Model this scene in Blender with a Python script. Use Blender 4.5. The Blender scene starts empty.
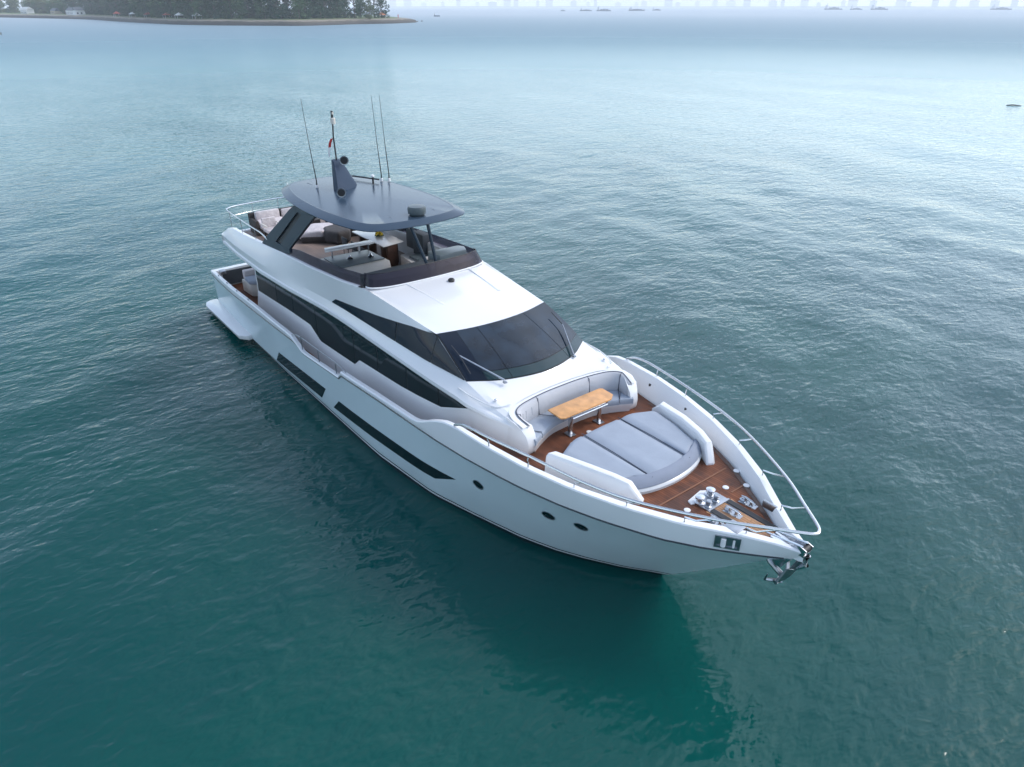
import bpy, bmesh, math, random
import numpy as np
from mathutils import Vector
random.seed(7)
R = math.radians
scene = bpy.context.scene
C = scene.collection

# ------------------------------------------------------------------ camera
cam_d = bpy.data.cameras.new('camera'); cam = bpy.data.objects.new('camera', cam_d); C.objects.link(cam)
cam.location = (35.0, -11.43, 12.85)
cam.rotation_euler = (R(90 - 28.033), 0, R(142.097 - 90))
cam_d.sensor_width = 36; cam_d.lens = 709 / 1024 * 36
cam_d.clip_start = 0.1; cam_d.clip_end = 40000
scene.camera = cam

# ------------------------------------------------------------------ light
VEIL = (1.1, 4.0)                      # radiance of the cloud veil away from and towards the sun's side
SUN_AZ, SUN_EL = 64.0, 42.0          # azimuth measured from +x towards +y
world = bpy.data.worlds.new('World'); scene.world = world; world.use_nodes = True
nt = world.node_tree; nt.nodes.clear()
wo = nt.nodes.new('ShaderNodeOutputWorld'); bg = nt.nodes.new('ShaderNodeBackground'); sk = nt.nodes.new('ShaderNodeTexSky')
sk.sky_type = 'NISHITA'; sk.sun_disc = False
sk.sun_elevation = R(SUN_EL); sk.sun_rotation = R(90 - SUN_AZ)
sk.air_density = 1.0; sk.dust_density = 1.2; sk.ozone_density = 1.0
bg.inputs['Strength'].default_value = 0.15
# thin high cloud veil, brighter towards the sun's side of the sky
wt_ = nt.nodes.new('ShaderNodeTexCoord')
dp = nt.nodes.new('ShaderNodeVectorMath'); dp.operation = 'DOT_PRODUCT'; dp.inputs[1].default_value = (math.cos(R(95)) * .97, math.sin(R(95)) * .97, .24)
nt.links.new(wt_.outputs['Generated'], dp.inputs[0])
g1 = nt.nodes.new('ShaderNodeMapRange'); g1.inputs[1].default_value = 0.1; g1.inputs[2].default_value = 1.0; g1.inputs[3].default_value = VEIL[0]; g1.inputs[4].default_value = VEIL[1]; g1.interpolation_type = 'SMOOTHSTEP'
nt.links.new(dp.outputs['Value'], g1.inputs[0])
wn = nt.nodes.new('ShaderNodeTexNoise'); wn.inputs['Scale'].default_value = 3; wn.inputs['Detail'].default_value = 5
wm = nt.nodes.new('ShaderNodeMapping'); wm.inputs['Scale'].default_value = (1, 1, 3); nt.links.new(wt_.outputs['Generated'], wm.inputs[0]); nt.links.new(wm.outputs[0], wn.inputs['Vector'])
g2 = nt.nodes.new('ShaderNodeMapRange'); g2.inputs[1].default_value = 0.3; g2.inputs[2].default_value = 0.7; g2.inputs[3].default_value = .55; g2.inputs[4].default_value = 1.45; nt.links.new(wn.outputs[0], g2.inputs[0])
gm = nt.nodes.new('ShaderNodeMath'); gm.operation = 'MULTIPLY'; nt.links.new(g1.outputs[0], gm.inputs[0]); nt.links.new(g2.outputs[0], gm.inputs[1])
vc = nt.nodes.new('ShaderNodeVectorMath'); vc.operation = 'SCALE'; vc.inputs[0].default_value = (0.94, 0.98, 1.01); nt.links.new(gm.outputs[0], vc.inputs['Scale'])
va_ = nt.nodes.new('ShaderNodeVectorMath'); va_.operation = 'ADD'; nt.links.new(sk.outputs[0], va_.inputs[0]); nt.links.new(vc.outputs[0], va_.inputs[1])
nt.links.new(va_.outputs[0], bg.inputs[0]); nt.links.new(bg.outputs[0], wo.inputs[0])
sd = bpy.data.lights.new('sun', 'SUN'); sun = bpy.data.objects.new('sun', sd); C.objects.link(sun)
sd.energy = 0.9; sd.angle = R(16); sd.color = (1.0, 0.965, 0.92)
_d = Vector((math.cos(R(SUN_AZ)) * math.cos(R(SUN_EL)), math.sin(R(SUN_AZ)) * math.cos(R(SUN_EL)), math.sin(R(SUN_EL))))
sun.rotation_euler = _d.to_track_quat('Z', 'Y').to_euler(); sun.location = (0, 60, 60)
vs = scene.view_settings
vs.view_transform = 'Standard'; vs.look = 'None'; vs.gamma = 1; vs.use_curve_mapping = False; vs.exposure = 0.68
scene.cycles.use_denoising = True
scene.cycles.max_bounces = 8; scene.cycles.volume_bounces = 1; scene.cycles.transparent_max_bounces = 12

# ------------------------------------------------------------------ materials
def mat(name, col, rough=0.5, metal=0.0, var=0.0, vscale=3.0, coat=0.0, bump=0.0, bscale=20.0, ior=None, alpha=None):
    m = bpy.data.materials.new(name); m.use_nodes = True
    n = m.node_tree; b = n.nodes['Principled BSDF']
    b.inputs['Base Color'].default_value = (*col, 1); b.inputs['Roughness'].default_value = rough
    b.inputs['Metallic'].default_value = metal; b.inputs['Coat Weight'].default_value = coat
    b.inputs['Coat Roughness'].default_value = 0.05
    if ior: b.inputs['IOR'].default_value = ior
    if alpha is not None: b.inputs['Alpha'].default_value = alpha
    tc = n.nodes.new('ShaderNodeTexCoord')
    if var:
        t = n.nodes.new('ShaderNodeTexNoise'); t.inputs['Scale'].default_value = vscale; t.inputs['Detail'].default_value = 5
        n.links.new(tc.outputs['Object'], t.inputs['Vector'])
        r = n.nodes.new('ShaderNodeMapRange'); r.inputs[1].default_value = 0.3; r.inputs[2].default_value = 0.7
        r.inputs[3].default_value = 1 - var; r.inputs[4].default_value = 1 + var
        n.links.new(t.outputs[0], r.inputs[0])
        mx = n.nodes.new('ShaderNodeMix'); mx.data_type = 'RGBA'; mx.blend_type = 'MULTIPLY'; mx.inputs[0].default_value = 1
        mx.inputs[6].default_value = (*col, 1)
        n.links.new(r.outputs[0], mx.inputs[7]); n.links.new(mx.outputs[2], b.inputs['Base Color'])
    if bump:
        t = n.nodes.new('ShaderNodeTexNoise'); t.inputs['Scale'].default_value = bscale; t.inputs['Detail'].default_value = 3
        n.links.new(tc.outputs['Object'], t.inputs['Vector'])
        bu = n.nodes.new('ShaderNodeBump'); bu.inputs['Distance'].default_value = bump
        n.links.new(t.outputs[0], bu.inputs['Height']); n.links.new(bu.outputs[0], b.inputs['Normal'])
    return m

M = {}
M['white'] = mat('white_gelcoat', (0.74, 0.74, 0.74), 0.22, var=0.015, vscale=0.6, coat=0.3)
M['cap'] = mat('bulwark_cap_gelcoat', (0.78, 0.79, 0.80), 0.3, var=0.02, vscale=0.8)
M['navy'] = mat('dark_boot_stripe', (0.012, 0.02, 0.03), 0.25)
M['glass'] = mat('tinted_glass', (0.003, 0.016, 0.019), 0.05, ior=1.3)
M['glass_navy'] = mat('navy_tinted_glass', (0.004, 0.010, 0.022), 0.05, ior=1.36)
M['windshield'] = mat('windshield_glass', (0.009, 0.018, 0.030), 0.06, ior=1.45, var=.6, vscale=1.6)
M['glass_back'] = mat('window_gasket', (0.006, 0.008, 0.01), 0.35)
M['hardtop'] = mat('hardtop_paint', (0.034, 0.058, 0.088), 0.22, var=0.05, vscale=0.7, ior=1.36)
M['pillar'] = mat('pillar_paint', (0.014, 0.028, 0.045), 0.35, ior=1.35)
M['chrome'] = mat('polished_steel', (0.58, 0.60, 0.63), 0.2, metal=1.0)
M['steel'] = mat('brushed_steel', (0.36, 0.38, 0.41), 0.33, metal=1.0, var=0.15, vscale=6)
M['rubber'] = mat('black_rubber', (0.015, 0.015, 0.017), 0.5)
M['cushion'] = mat('grey_cushion_fabric', (0.31, 0.35, 0.41), 0.85, var=0.05, vscale=1.6, bump=0.01, bscale=3)
M['cushion_back'] = mat('pale_cushion_fabric', (0.44, 0.445, 0.47), 0.85, var=0.05, vscale=2.0, bump=0.01, bscale=4)
M['piping'] = mat('dark_piping', (0.06, 0.07, 0.10), 0.8)
M['charcoal'] = mat('charcoal_fabric', (0.045, 0.055, 0.065), 0.75, var=0.15, vscale=4)
M['wicker'] = mat('dark_wicker', (0.035, 0.028, 0.025), 0.7, var=0.3, vscale=25)
M['cover'] = mat('white_dust_cover', (0.55, 0.50, 0.50), 0.8, var=0.12, vscale=3, bump=0.05, bscale=5)
M['brownfab'] = mat('grey_brown_cover', (0.06, 0.055, 0.055), 0.85, var=0.2, vscale=5, bump=0.03, bscale=6)
M['cream'] = mat('cream_panel', (0.62, 0.58, 0.52), 0.4, var=0.04)
M['oak'] = mat('light_oak', (0.62, 0.31, 0.115), 0.4, var=0.2, vscale=4)
M['walnut'] = mat('dark_wood', (0.07, 0.03, 0.018), 0.4, var=0.3, vscale=5)
M['grey'] = mat('grey_plastic', (0.12, 0.15, 0.16), 0.35, var=0.08)
M['red'] = mat('red_cloth', (0.5, 0.03, 0.03), 0.7)
M['paper'] = mat('white_cloth', (0.75, 0.75, 0.75), 0.7)
M['yellow'] = mat('yellow_petal', (0.75, 0.50, 0.02), 0.6, var=0.2, vscale=30)
M['leafg'] = mat('flower_leaf', (0.05, 0.12, 0.02), 0.6)

def hull_mat():
    m = mat('hull_paint', (0.5, 0.6, 0.64), 0.24, coat=0.2); n = m.node_tree; b = n.nodes['Principled BSDF']
    tc = n.nodes.new('ShaderNodeTexCoord'); sx = n.nodes.new('ShaderNodeSeparateXYZ'); n.links.new(tc.outputs['Object'], sx.inputs[0])
    cr = n.nodes.new('ShaderNodeValToRGB'); cr.color_ramp.interpolation = 'CONSTANT'
    # painted boot stripes by height: 0..1 maps z -1..4
    e = cr.color_ramp.elements
    hullc = (0.56, 0.66, 0.69, 1); w = (0.7, 0.72, 0.74, 1); k = (0.012, 0.02, 0.03, 1)
    def pos(z): return (z + 1) / 5
    e[0].position = 0; e[0].color = k; e[1].position = pos(0.17); e[1].color = w
    for z, c in ((0.25, k), (0.29, hullc)):
        q = e.new(pos(z)); q.color = c
    mr = n.nodes.new('ShaderNodeMapRange'); mr.inputs[1].default_value = -1; mr.inputs[2].default_value = 4
    n.links.new(sx.outputs[2], mr.inputs[0]); n.links.new(mr.outputs[0], cr.inputs[0])
    t = n.nodes.new('ShaderNodeTexNoise'); t.inputs['Scale'].default_value = 0.5; t.inputs['Detail'].default_value = 6
    n.links.new(tc.outputs['Object'], t.inputs['Vector'])
    r = n.nodes.new('ShaderNodeMapRange'); r.inputs[1].default_value = .3; r.inputs[2].default_value = .7; r.inputs[3].default_value = .95; r.inputs[4].default_value = 1.03
    n.links.new(t.outputs[0], r.inputs[0])
    mx = n.nodes.new('ShaderNodeMix'); mx.data_type = 'RGBA'; mx.blend_type = 'MULTIPLY'; mx.inputs[0].default_value = 1
    n.links.new(cr.outputs[0], mx.inputs[6]); n.links.new(r.outputs[0], mx.inputs[7]); n.links.new(mx.outputs[2], b.inputs['Base Color'])
    return m
M['hull'] = hull_mat()

def teak_mat(name, a, bcol, wet=0.5, plank=0.07):
    m = mat(name, a, 0.45); n = m.node_tree; b = n.nodes['Principled BSDF']
    tc = n.nodes.new('ShaderNodeTexCoord')
    br = n.nodes.new('ShaderNodeTexBrick'); n.links.new(tc.outputs['Object'], br.inputs['Vector'])
    br.inputs['Scale'].default_value = 1; br.inputs['Brick Width'].default_value = 2.2; br.inputs['Row Height'].default_value = plank
    br.inputs['Mortar Size'].default_value = 0.005; br.inputs['Color1'].default_value = (*a, 1); br.inputs['Color2'].default_value = (*bcol, 1)
    br.inputs['Mortar'].default_value = (a[0] * .35, a[1] * .35, a[2] * .4, 1)
    t = n.nodes.new('ShaderNodeTexNoise'); t.inputs['Scale'].default_value = 1.3; t.inputs['Detail'].default_value = 6; t.inputs['Roughness'].default_value = .6
    n.links.new(tc.outputs['Object'], t.inputs['Vector'])
    r = n.nodes.new('ShaderNodeMapRange'); r.inputs[1].default_value = .4; r.inputs[2].default_value = .62; r.inputs[3].default_value = 1 - wet; r.inputs[4].default_value = 1.2
    n.links.new(t.outputs[0], r.inputs[0])
    mx = n.nodes.new('ShaderNodeMix'); mx.data_type = 'RGBA'; mx.blend_type = 'MULTIPLY'; mx.inputs[0].default_value = 1
    n.links.new(br.outputs[0], mx.inputs[6]); n.links.new(r.outputs[0], mx.inputs[7]); n.links.new(mx.outputs[2], b.inputs['Base Color'])
    rr = n.nodes.new('ShaderNodeMapRange'); rr.inputs[1].default_value = .4; rr.inputs[2].default_value = .62; rr.inputs[3].default_value = .4; rr.inputs[4].default_value = .7; b.inputs['Specular IOR Level'].default_value = .25
    n.links.new(t.outputs[0], rr.inputs[0]); n.links.new(rr.outputs[0], b.inputs['Roughness'])
    return m
M['teak'] = teak_mat('wet_teak', (0.15, 0.053, 0.025), (0.215, 0.078, 0.038), 0.5)
M['teak_old'] = teak_mat('weathered_teak', (0.24, 0.18, 0.15), (0.28, 0.21, 0.175), 0.2)

def smoked():
    m = bpy.data.materials.new('smoked_screen'); m.use_nodes = True; n = m.node_tree; b = n.nodes['Principled BSDF']
    b.inputs['Base Color'].default_value = (0.04, 0.037, 0.055, 1); b.inputs['Roughness'].default_value = 0.05
    tr = n.nodes.new('ShaderNodeBsdfTransparent'); tr.inputs[0].default_value = (0.52, 0.49, 0.57, 1)
    ms = n.nodes.new('ShaderNodeMixShader'); ms.inputs[0].default_value = 0.4
    n.links.new(tr.outputs[0], ms.inputs[1]); n.links.new(b.outputs[0], ms.inputs[2]); n.links.new(ms.outputs[0], n.nodes['Material Output'].inputs[0])
    return m
M['smoked'] = smoked()

# ------------------------------------------------------------------ mesh helpers
class MB:
    def __init__(s): s.v = []; s.f = []
    def add(s, vs_, fs):
        o = len(s.v); s.v += [tuple(map(float, v)) for v in vs_]; s.f += [tuple(o + i for i in f) for f in fs]; return s
    def grid(s, rows, close_u=False, flip=False):
        n = len(rows[0]); vs_ = [p for r in rows for p in r]; fs = []
        for i in range(len(rows) - 1):
            for j in range(n if close_u else n - 1):
                a, b, c, d = i * n + j, i * n + (j + 1) % n, (i + 1) * n + (j + 1) % n, (i + 1) * n + j
                fs.append((a, d, c, b) if flip else (a, b, c, d))
        return s.add(vs_, fs)
    def box(s, lo, hi):
        (a, b, c), (d, e, f) = lo, hi
        return s.add([(a, b, c), (d, b, c), (d, e, c), (a, e, c), (a, b, f), (d, b, f), (d, e, f), (a, e, f)],
                     [(0, 3, 2, 1), (4, 5, 6, 7), (0, 1, 5, 4), (1, 2, 6, 5), (2, 3, 7, 6), (3, 0, 4, 7)])
    def prism(s, poly, z0, z1, axis=2):
        n = len(poly)
        def P(p, z): return (p[0], p[1], z) if axis == 2 else ((p[0], z, p[1]) if axis == 1 else (z, p[0], p[1]))
        f0 = z0 if callable(z0) else (lambda p: z0); f1 = z1 if callable(z1) else (lambda p: z1)
        return s.add([P(p, f0(p)) for p in poly] + [P(p, f1(p)) for p in poly],
                     [tuple(range(n))[::-1], tuple(range(n, 2 * n))] + [(i, (i + 1) % n, n + (i + 1) % n, n + i) for i in range(n)])
    def tube(s, path, r, n=8):
        pts = [Vector(p) for p in path]; rows = []
        rad = r if isinstance(r, (list, tuple)) else [r] * len(pts)
        for i, p in enumerate(pts):
            t = (pts[min(i + 1, len(pts) - 1)] - pts[max(i - 1, 0)]).normalized()
            up = Vector((0, 0, 1)) if abs(t.z) < .95 else Vector((1, 0, 0))
            a = t.cross(up).normalized(); b = t.cross(a)
            rows.append([p + rad[i] * (math.cos(2 * math.pi * k / n) * a + math.sin(2 * math.pi * k / n) * b) for k in range(n)])
        o = len(s.v); s.grid(rows, close_u=True); m = len(s.v)
        s.f.append(tuple(range(o, o + n))); s.f.append(tuple(range(m - n, m))[::-1]); return s
    def lathe(s, prof, c=(0, 0, 0), n=16, d=None):
        rows = []
        q = Vector(d).to_track_quat('Z', 'Y') if d else None
        for r, z in prof:
            row = []
            for k in range(n):
                v = Vector((r * math.cos(2 * math.pi * k / n), r * math.sin(2 * math.pi * k / n), z))
                if q: v = q @ v
                row.append(v + Vector(c))
            rows.append(row)
        o = len(s.v); s.grid(rows, close_u=True); m = len(s.v)
        s.f.append(tuple(range(o, o + n))[::-1]); s.f.append(tuple(range(m - n, m))); return s
    def slab(s, rows, off):
        """grid with thickness: off is a vector added for the second skin"""
        off = Vector(off); R0 = [[Vector(p) for p in r] for r in rows]; R1 = [[p + off for p in r] for r in R0]
        s.grid(R0); s.grid(R1, flip=True)
        def strip(a, b): s.grid([a, b])
        strip(R0[0], R1[0]); strip(R1[-1], R0[-1]); strip([r[0] for r in R1], [r[0] for r in R0]); strip([r[-1] for r in R0], [r[-1] for r in R1])
        return s
    def build(s, name, m, parent=None, ang=35, bevel=0, loc=(0, 0, 0), seg=2, sub=0):
        me = bpy.data.meshes.new(name); me.from_pydata([tuple(v) for v in s.v], [], s.f)
        bm = bmesh.new(); bm.from_mesh(me); bmesh.ops.remove_doubles(bm, verts=bm.verts, dist=1e-4)
        bmesh.ops.recalc_face_normals(bm, faces=bm.faces)
        if bevel:
            es = [e for e in bm.edges if len(e.link_faces) == 2 and e.calc_face_angle(0) > R(25)]
            if es: bmesh.ops.bevel(bm, geom=es, offset=bevel, segments=seg, profile=.6, affect='EDGES', clamp_overlap=True)
        for f in bm.faces: f.smooth = True
        bm.to_mesh(me); bm.free()
        me.set_sharp_from_angle(angle=R(ang))
        o = bpy.data.objects.new(name, me); C.objects.link(o); me.materials.append(m); o.location = loc
        if parent: o.parent = parent
        if sub:
            md = o.modifiers.new('sub', 'SUBSURF'); md.levels = sub; md.render_levels = sub
        return o
def thing(name, label, cat, loc=(0, 0, 0), group=None, rz=0):
    o = bpy.data.objects.new(name, None); C.objects.link(o); o.location = loc; o.rotation_euler.z = rz
    o['label'] = label; o['category'] = cat
    if group: o['group'] = group
    return o
def tag(o, label, cat, group=None):
    o['label'] = label; o['category'] = cat
    if group: o['group'] = group
    return o
def copy_tree(o, parent=None):
    c = o.copy(); C.objects.link(c); c.parent = parent
    for ch in o.children: copy_tree(ch, c)
    return c
def ip(x, tab): return float(np.interp(x, [t[0] for t in tab], [t[1] for t in tab]))
def lin(a, b, n): return [a + (b - a) * i / (n - 1) for i in range(n)]
def smooth_path(pts, n=40):
    P = [Vector(p) for p in pts]; P = [P[0] * 2 - P[1]] + P + [P[-1] * 2 - P[-2]]; out = []
    seg = len(P) - 3
    for i in range(n + 1):
        t = i / n * seg; k = min(int(t), seg - 1); u = t - k; a, b, c, d = P[k:k + 4]
        out.append(.5 * ((2 * b) + (c - a) * u + (2 * a - 5 * b + 4 * c - d) * u * u + (3 * b - a - 3 * c + d) * u ** 3))
    return out
def both(f):
    for s in (-1, 1): f(s)

# ================================================================== SEA
WH = (0.05, 0.085, 0.026, 0.055)      # wave heights of the four ripple layers, metres
def sea_mat():
    m = bpy.data.materials.new('sea_water'); m.use_nodes = True; n = m.node_tree; b = n.nodes['Principled BSDF']
    b.inputs['Roughness'].default_value = 0.15; b.inputs['IOR'].default_value = 1.33
    tc = n.nodes.new('ShaderNodeTexCoord')
    def noise(src, sc, rot, sy, det=3, rough=.55, dist=0.0, ty='FBM'):
        mp = n.nodes.new('ShaderNodeMapping'); mp.inputs['Rotation'].default_value = (0, 0, R(rot)); mp.inputs['Scale'].default_value = (sc, sc * sy, sc)
        t = n.nodes.new('ShaderNodeTexNoise'); t.inputs['Scale'].default_value = 1; t.inputs['Detail'].default_value = det; t.inputs['Roughness'].default_value = rough
        t.inputs['Distortion'].default_value = dist; t.noise_type = ty
        n.links.new(src, mp.inputs[0]); n.links.new(mp.outputs[0], t.inputs['Vector']); return t.outputs[0]
    def mth(op, a, k, c=None):
        q = n.nodes.new('ShaderNodeMath'); q.operation = op
        for i, v in enumerate((a, k, c)):
            if v is None: continue
            if isinstance(v, (int, float)): q.inputs[i].default_value = v
            else: n.links.new(v, q.inputs[i])
        return q.outputs[0]
    # wind patches modulate the small ripples
    patch = noise(tc.outputs['Object'], 0.035, 20, 2.2, 3)
    pr = n.nodes.new('ShaderNodeMapRange'); pr.inputs[1].default_value = .35; pr.inputs[2].default_value = .68; pr.inputs[3].default_value = .45; pr.inputs[4].default_value = 1.25
    n.links.new(patch, pr.inputs[0])
    def height(src):
        lo = mth('MULTIPLY', noise(src, 0.35, -30, 0.6, 2, .5), WH[0])
        lo = mth('MULTIPLY_ADD', noise(src, 1.1, -55, 0.6, 3, .55, .4), WH[1], lo)
        hi = mth('MULTIPLY', noise(src, 1.8, -20, 0.6, 2, .6, .8, 'RIDGED_MULTIFRACTAL'), WH[2])
        hi = mth('MULTIPLY_ADD', noise(src, 3.2, -45, 0.6, 3, .6, .4), WH[3], hi)
        return mth('MULTIPLY_ADD', hi, pr.outputs[0], lo)
    EPS = 0.06; hs = []
    for off in ((0, 0, 0), (EPS, 0, 0), (0, EPS, 0)):
        va = n.nodes.new('ShaderNodeVectorMath'); va.operation = 'ADD'; va.inputs[1].default_value = off; n.links.new(tc.outputs['Object'], va.inputs[0]); hs.append(height(va.outputs[0]))
    cx_ = n.nodes.new('ShaderNodeCombineXYZ')
    n.links.new(mth('MULTIPLY', mth('SUBTRACT', hs[0], hs[1]), 1 / EPS), cx_.inputs[0]); n.links.new(mth('MULTIPLY', mth('SUBTRACT', hs[0], hs[2]), 1 / EPS), cx_.inputs[1])
    geo = n.nodes.new('ShaderNodeNewGeometry'); vn = n.nodes.new('ShaderNodeVectorMath'); vn.operation = 'ADD'; n.links.new(geo.outputs['Normal'], vn.inputs[0]); n.links.new(cx_.outputs[0], vn.inputs[1])
    vz = n.nodes.new('ShaderNodeVectorMath'); vz.operation = 'NORMALIZE'; n.links.new(vn.outputs[0], vz.inputs[0]); n.links.new(vz.outputs[0], b.inputs['Normal'])
    # roughness by distance: the lee of the yacht is calm and glossy, the open strait is ruffled
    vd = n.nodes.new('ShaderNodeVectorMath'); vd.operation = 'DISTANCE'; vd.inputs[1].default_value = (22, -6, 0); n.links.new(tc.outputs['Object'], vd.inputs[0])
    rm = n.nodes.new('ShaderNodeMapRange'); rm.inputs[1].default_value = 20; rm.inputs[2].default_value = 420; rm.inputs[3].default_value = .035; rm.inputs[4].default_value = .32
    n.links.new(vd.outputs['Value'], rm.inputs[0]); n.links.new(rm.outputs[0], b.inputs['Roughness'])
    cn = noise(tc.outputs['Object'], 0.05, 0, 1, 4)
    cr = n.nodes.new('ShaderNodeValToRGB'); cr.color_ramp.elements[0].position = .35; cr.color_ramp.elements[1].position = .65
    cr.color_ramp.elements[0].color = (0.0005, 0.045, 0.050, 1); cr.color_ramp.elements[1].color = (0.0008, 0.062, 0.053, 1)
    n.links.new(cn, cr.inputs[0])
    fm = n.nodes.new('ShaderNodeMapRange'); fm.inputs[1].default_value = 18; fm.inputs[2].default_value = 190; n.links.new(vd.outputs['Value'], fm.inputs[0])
    mx = n.nodes.new('ShaderNodeMix'); mx.data_type = 'RGBA'; n.links.new(fm.outputs[0], mx.inputs[0]); n.links.new(cr.outputs[0], mx.inputs[6]); mx.inputs[7].default_value = (.018, .26, .285, 1)  # teal lightened with distance, reflected sky put into the base colour
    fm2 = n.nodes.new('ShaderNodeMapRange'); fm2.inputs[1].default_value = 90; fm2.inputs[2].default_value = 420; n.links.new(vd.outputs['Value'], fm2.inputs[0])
    mx2 = n.nodes.new('ShaderNodeMix'); mx2.data_type = 'RGBA'; n.links.new(fm2.outputs[0], mx2.inputs[0]); n.links.new(mx.outputs[2], mx2.inputs[6]); mx2.inputs[7].default_value = (.10, .17, .215, 1)  # paler still farther out, sky sheen painted into the base colour
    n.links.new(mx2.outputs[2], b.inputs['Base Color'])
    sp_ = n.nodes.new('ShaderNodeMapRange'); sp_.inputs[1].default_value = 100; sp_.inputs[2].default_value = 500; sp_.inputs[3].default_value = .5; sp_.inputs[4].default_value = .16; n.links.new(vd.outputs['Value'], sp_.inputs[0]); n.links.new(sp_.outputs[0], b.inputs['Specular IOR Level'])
    # pale diffuse mixed in far off stands in for sky sheen and mutes tree reflections
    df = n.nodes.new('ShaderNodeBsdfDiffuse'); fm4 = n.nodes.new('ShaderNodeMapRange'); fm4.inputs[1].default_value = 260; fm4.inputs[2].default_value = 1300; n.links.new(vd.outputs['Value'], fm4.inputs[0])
    mx4 = n.nodes.new('ShaderNodeMix'); mx4.data_type = 'RGBA'; n.links.new(fm4.outputs[0], mx4.inputs[0]); mx4.inputs[6].default_value = (.17, .27, .32, 1); mx4.inputs[7].default_value = (.42, .47, .51, 1)  # brightness towards the horizon painted into the diffuse colour
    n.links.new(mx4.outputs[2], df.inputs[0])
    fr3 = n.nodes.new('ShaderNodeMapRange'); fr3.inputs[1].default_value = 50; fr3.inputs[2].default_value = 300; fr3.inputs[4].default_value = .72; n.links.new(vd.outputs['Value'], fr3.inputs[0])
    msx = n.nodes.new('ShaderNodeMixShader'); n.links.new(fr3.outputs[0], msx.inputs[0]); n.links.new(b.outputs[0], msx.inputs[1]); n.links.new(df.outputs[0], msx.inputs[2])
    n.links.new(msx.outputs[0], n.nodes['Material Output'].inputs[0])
    return m
def build_sea():
    ax = [0.3 * i for i in range(121)]; st = .3
    while ax[-1] < 12000: st *= 1.06; ax.append(ax[-1] + st)
    ax = np.array([-a for a in ax[:0:-1]] + ax)
    X, Y = np.meshgrid(ax + 22, ax - 4, indexing='xy')
    sp = np.gradient(ax); S = np.maximum(*np.meshgrid(sp, sp))
    Z = np.zeros_like(X); rng = np.random.default_rng(3)
    for i in range(60):
        lam = 1.8 * (14 / 1.8) ** rng.random(); th = R(52) + rng.normal(0, .55); k = 2 * math.pi / lam
        w = np.clip(1.6 - 4 * S / lam, 0, 1); a = 0.0017 * lam ** 0.75
        Z += w * a * np.sin(k * (X * math.cos(th) + Y * math.sin(th)) + rng.random() * 6.28)
    n = len(ax); me = bpy.data.meshes.new('sea'); nv = n * n
    co = np.stack([X, Y, Z], -1).reshape(-1).astype(np.float32)
    idx = np.arange(nv).reshape(n, n); q = np.stack([idx[:-1, :-1], idx[:-1, 1:], idx[1:, 1:], idx[1:, :-1]], -1).reshape(-1, 4)
    me.vertices.add(nv); me.vertices.foreach_set('co', co)
    me.loops.add(q.size); me.loops.foreach_set('vertex_index', q.reshape(-1).astype(np.int32))
    me.polygons.add(len(q)); me.polygons.foreach_set('loop_start', (np.arange(len(q)) * 4).astype(np.int32))
    me.polygons.foreach_set('use_smooth', np.ones(len(q), bool))
    me.update(); me.validate()
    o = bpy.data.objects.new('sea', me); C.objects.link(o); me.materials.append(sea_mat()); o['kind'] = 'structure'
build_sea()

# ================================================================== HAZE
def haze():
    m = bpy.data.materials.new('haze_air'); m.use_nodes = True; n = m.node_tree
    n.nodes.remove(n.nodes['Principled BSDF']); v = n.nodes.new('ShaderNodeVolumePrincipled')
    v.inputs['Color'].default_value = (0.95, 0.97, 1.0, 1); v.inputs['Density'].default_value = 0.00019
    n.links.new(v.outputs[0], n.nodes['Material Output'].inputs['Volume'])
    b = MB().box((-12500, -12500, -2.5), (12600, 12500, 150)); o = b.build('haze', m); o['kind'] = 'stuff'
haze()

# ================================================================== YACHT
Y = thing('motor_yacht', 'large white motor yacht with dark hardtop and pale blue hull, floating on the open sea', 'yacht', (0, 0, 0))

HB = [(1.5, 3.1), (3, 3.2), (5, 3.3), (10, 3.35), (16, 3.35), (20, 3.29), (21.5, 3.21), (23.26, 3.07), (24.5, 2.86), (25.7, 2.53), (26.86, 2.06), (27.95, 1.47), (28.94, .74), (29.5, .36), (29.8, .20), (29.95, .12), (30.0, .05)]
def hb(x): return ip(x, HB)
ST = [(-.7, 25.4), (0, 26.52), (.83, 27.5), (1.68, 28.4), (2.42, 29.2), (2.85, 29.75), (3.2, 29.98), (4, 30.2)]
WL = [(1.5, 2.85), (6, 3.0), (10, 3.12), (17.4, 3.12), (20, 2.86)]
WLT = [(0, 2.86), (.06, 2.79), (.28, 2.4), (.5, 1.98), (.64, 1.6), (.736, 1.25), (.87, .68), (.95, .26), (1, .02)]
KNT = [(0, 3.26), (.12, 3.2), (.24, 3.09), (.37, 2.92), (.445, 2.79), (.56, 2.5), (.66, 2.16), (.79, 1.6), (.87, 1.10), (.94, .55), (.98, .22), (1, .05)]
ZK = [(1.5, 1.78), (6, 1.94), (11, 2.1), (15, 2.28), (18, 2.48), (20.4, 2.6), (22.3, 2.63), (24, 2.68), (27, 2.71), (29, 2.76), (30, 2.86)]
ZS = [(1.5, 1.98), (2, 2.02), (5, 2.17), (8, 2.27), (11.0, 2.3), (11.55, 2.29), (12.45, 2.0), (12.7, 2.0), (15.4, 2.2), (15.5, 2.3), (15.65, 2.48), (18.2, 2.66), (20.2, 2.78), (20.5, 2.88), (21.0, 3.15), (21.5, 3.34), (22, 3.41), (23.3, 3.41), (26.8, 3.32), (28.9, 3.25), (29.9, 3.17), (30, 3.15)]
ZC = [(1.5, .2), (9, .38), (13.5, .57), (17.6, .74), (20.7, 1.03), (24, 1.35), (26.5, 1.5)]
def zs(x): return ip(x, ZS)
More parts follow.
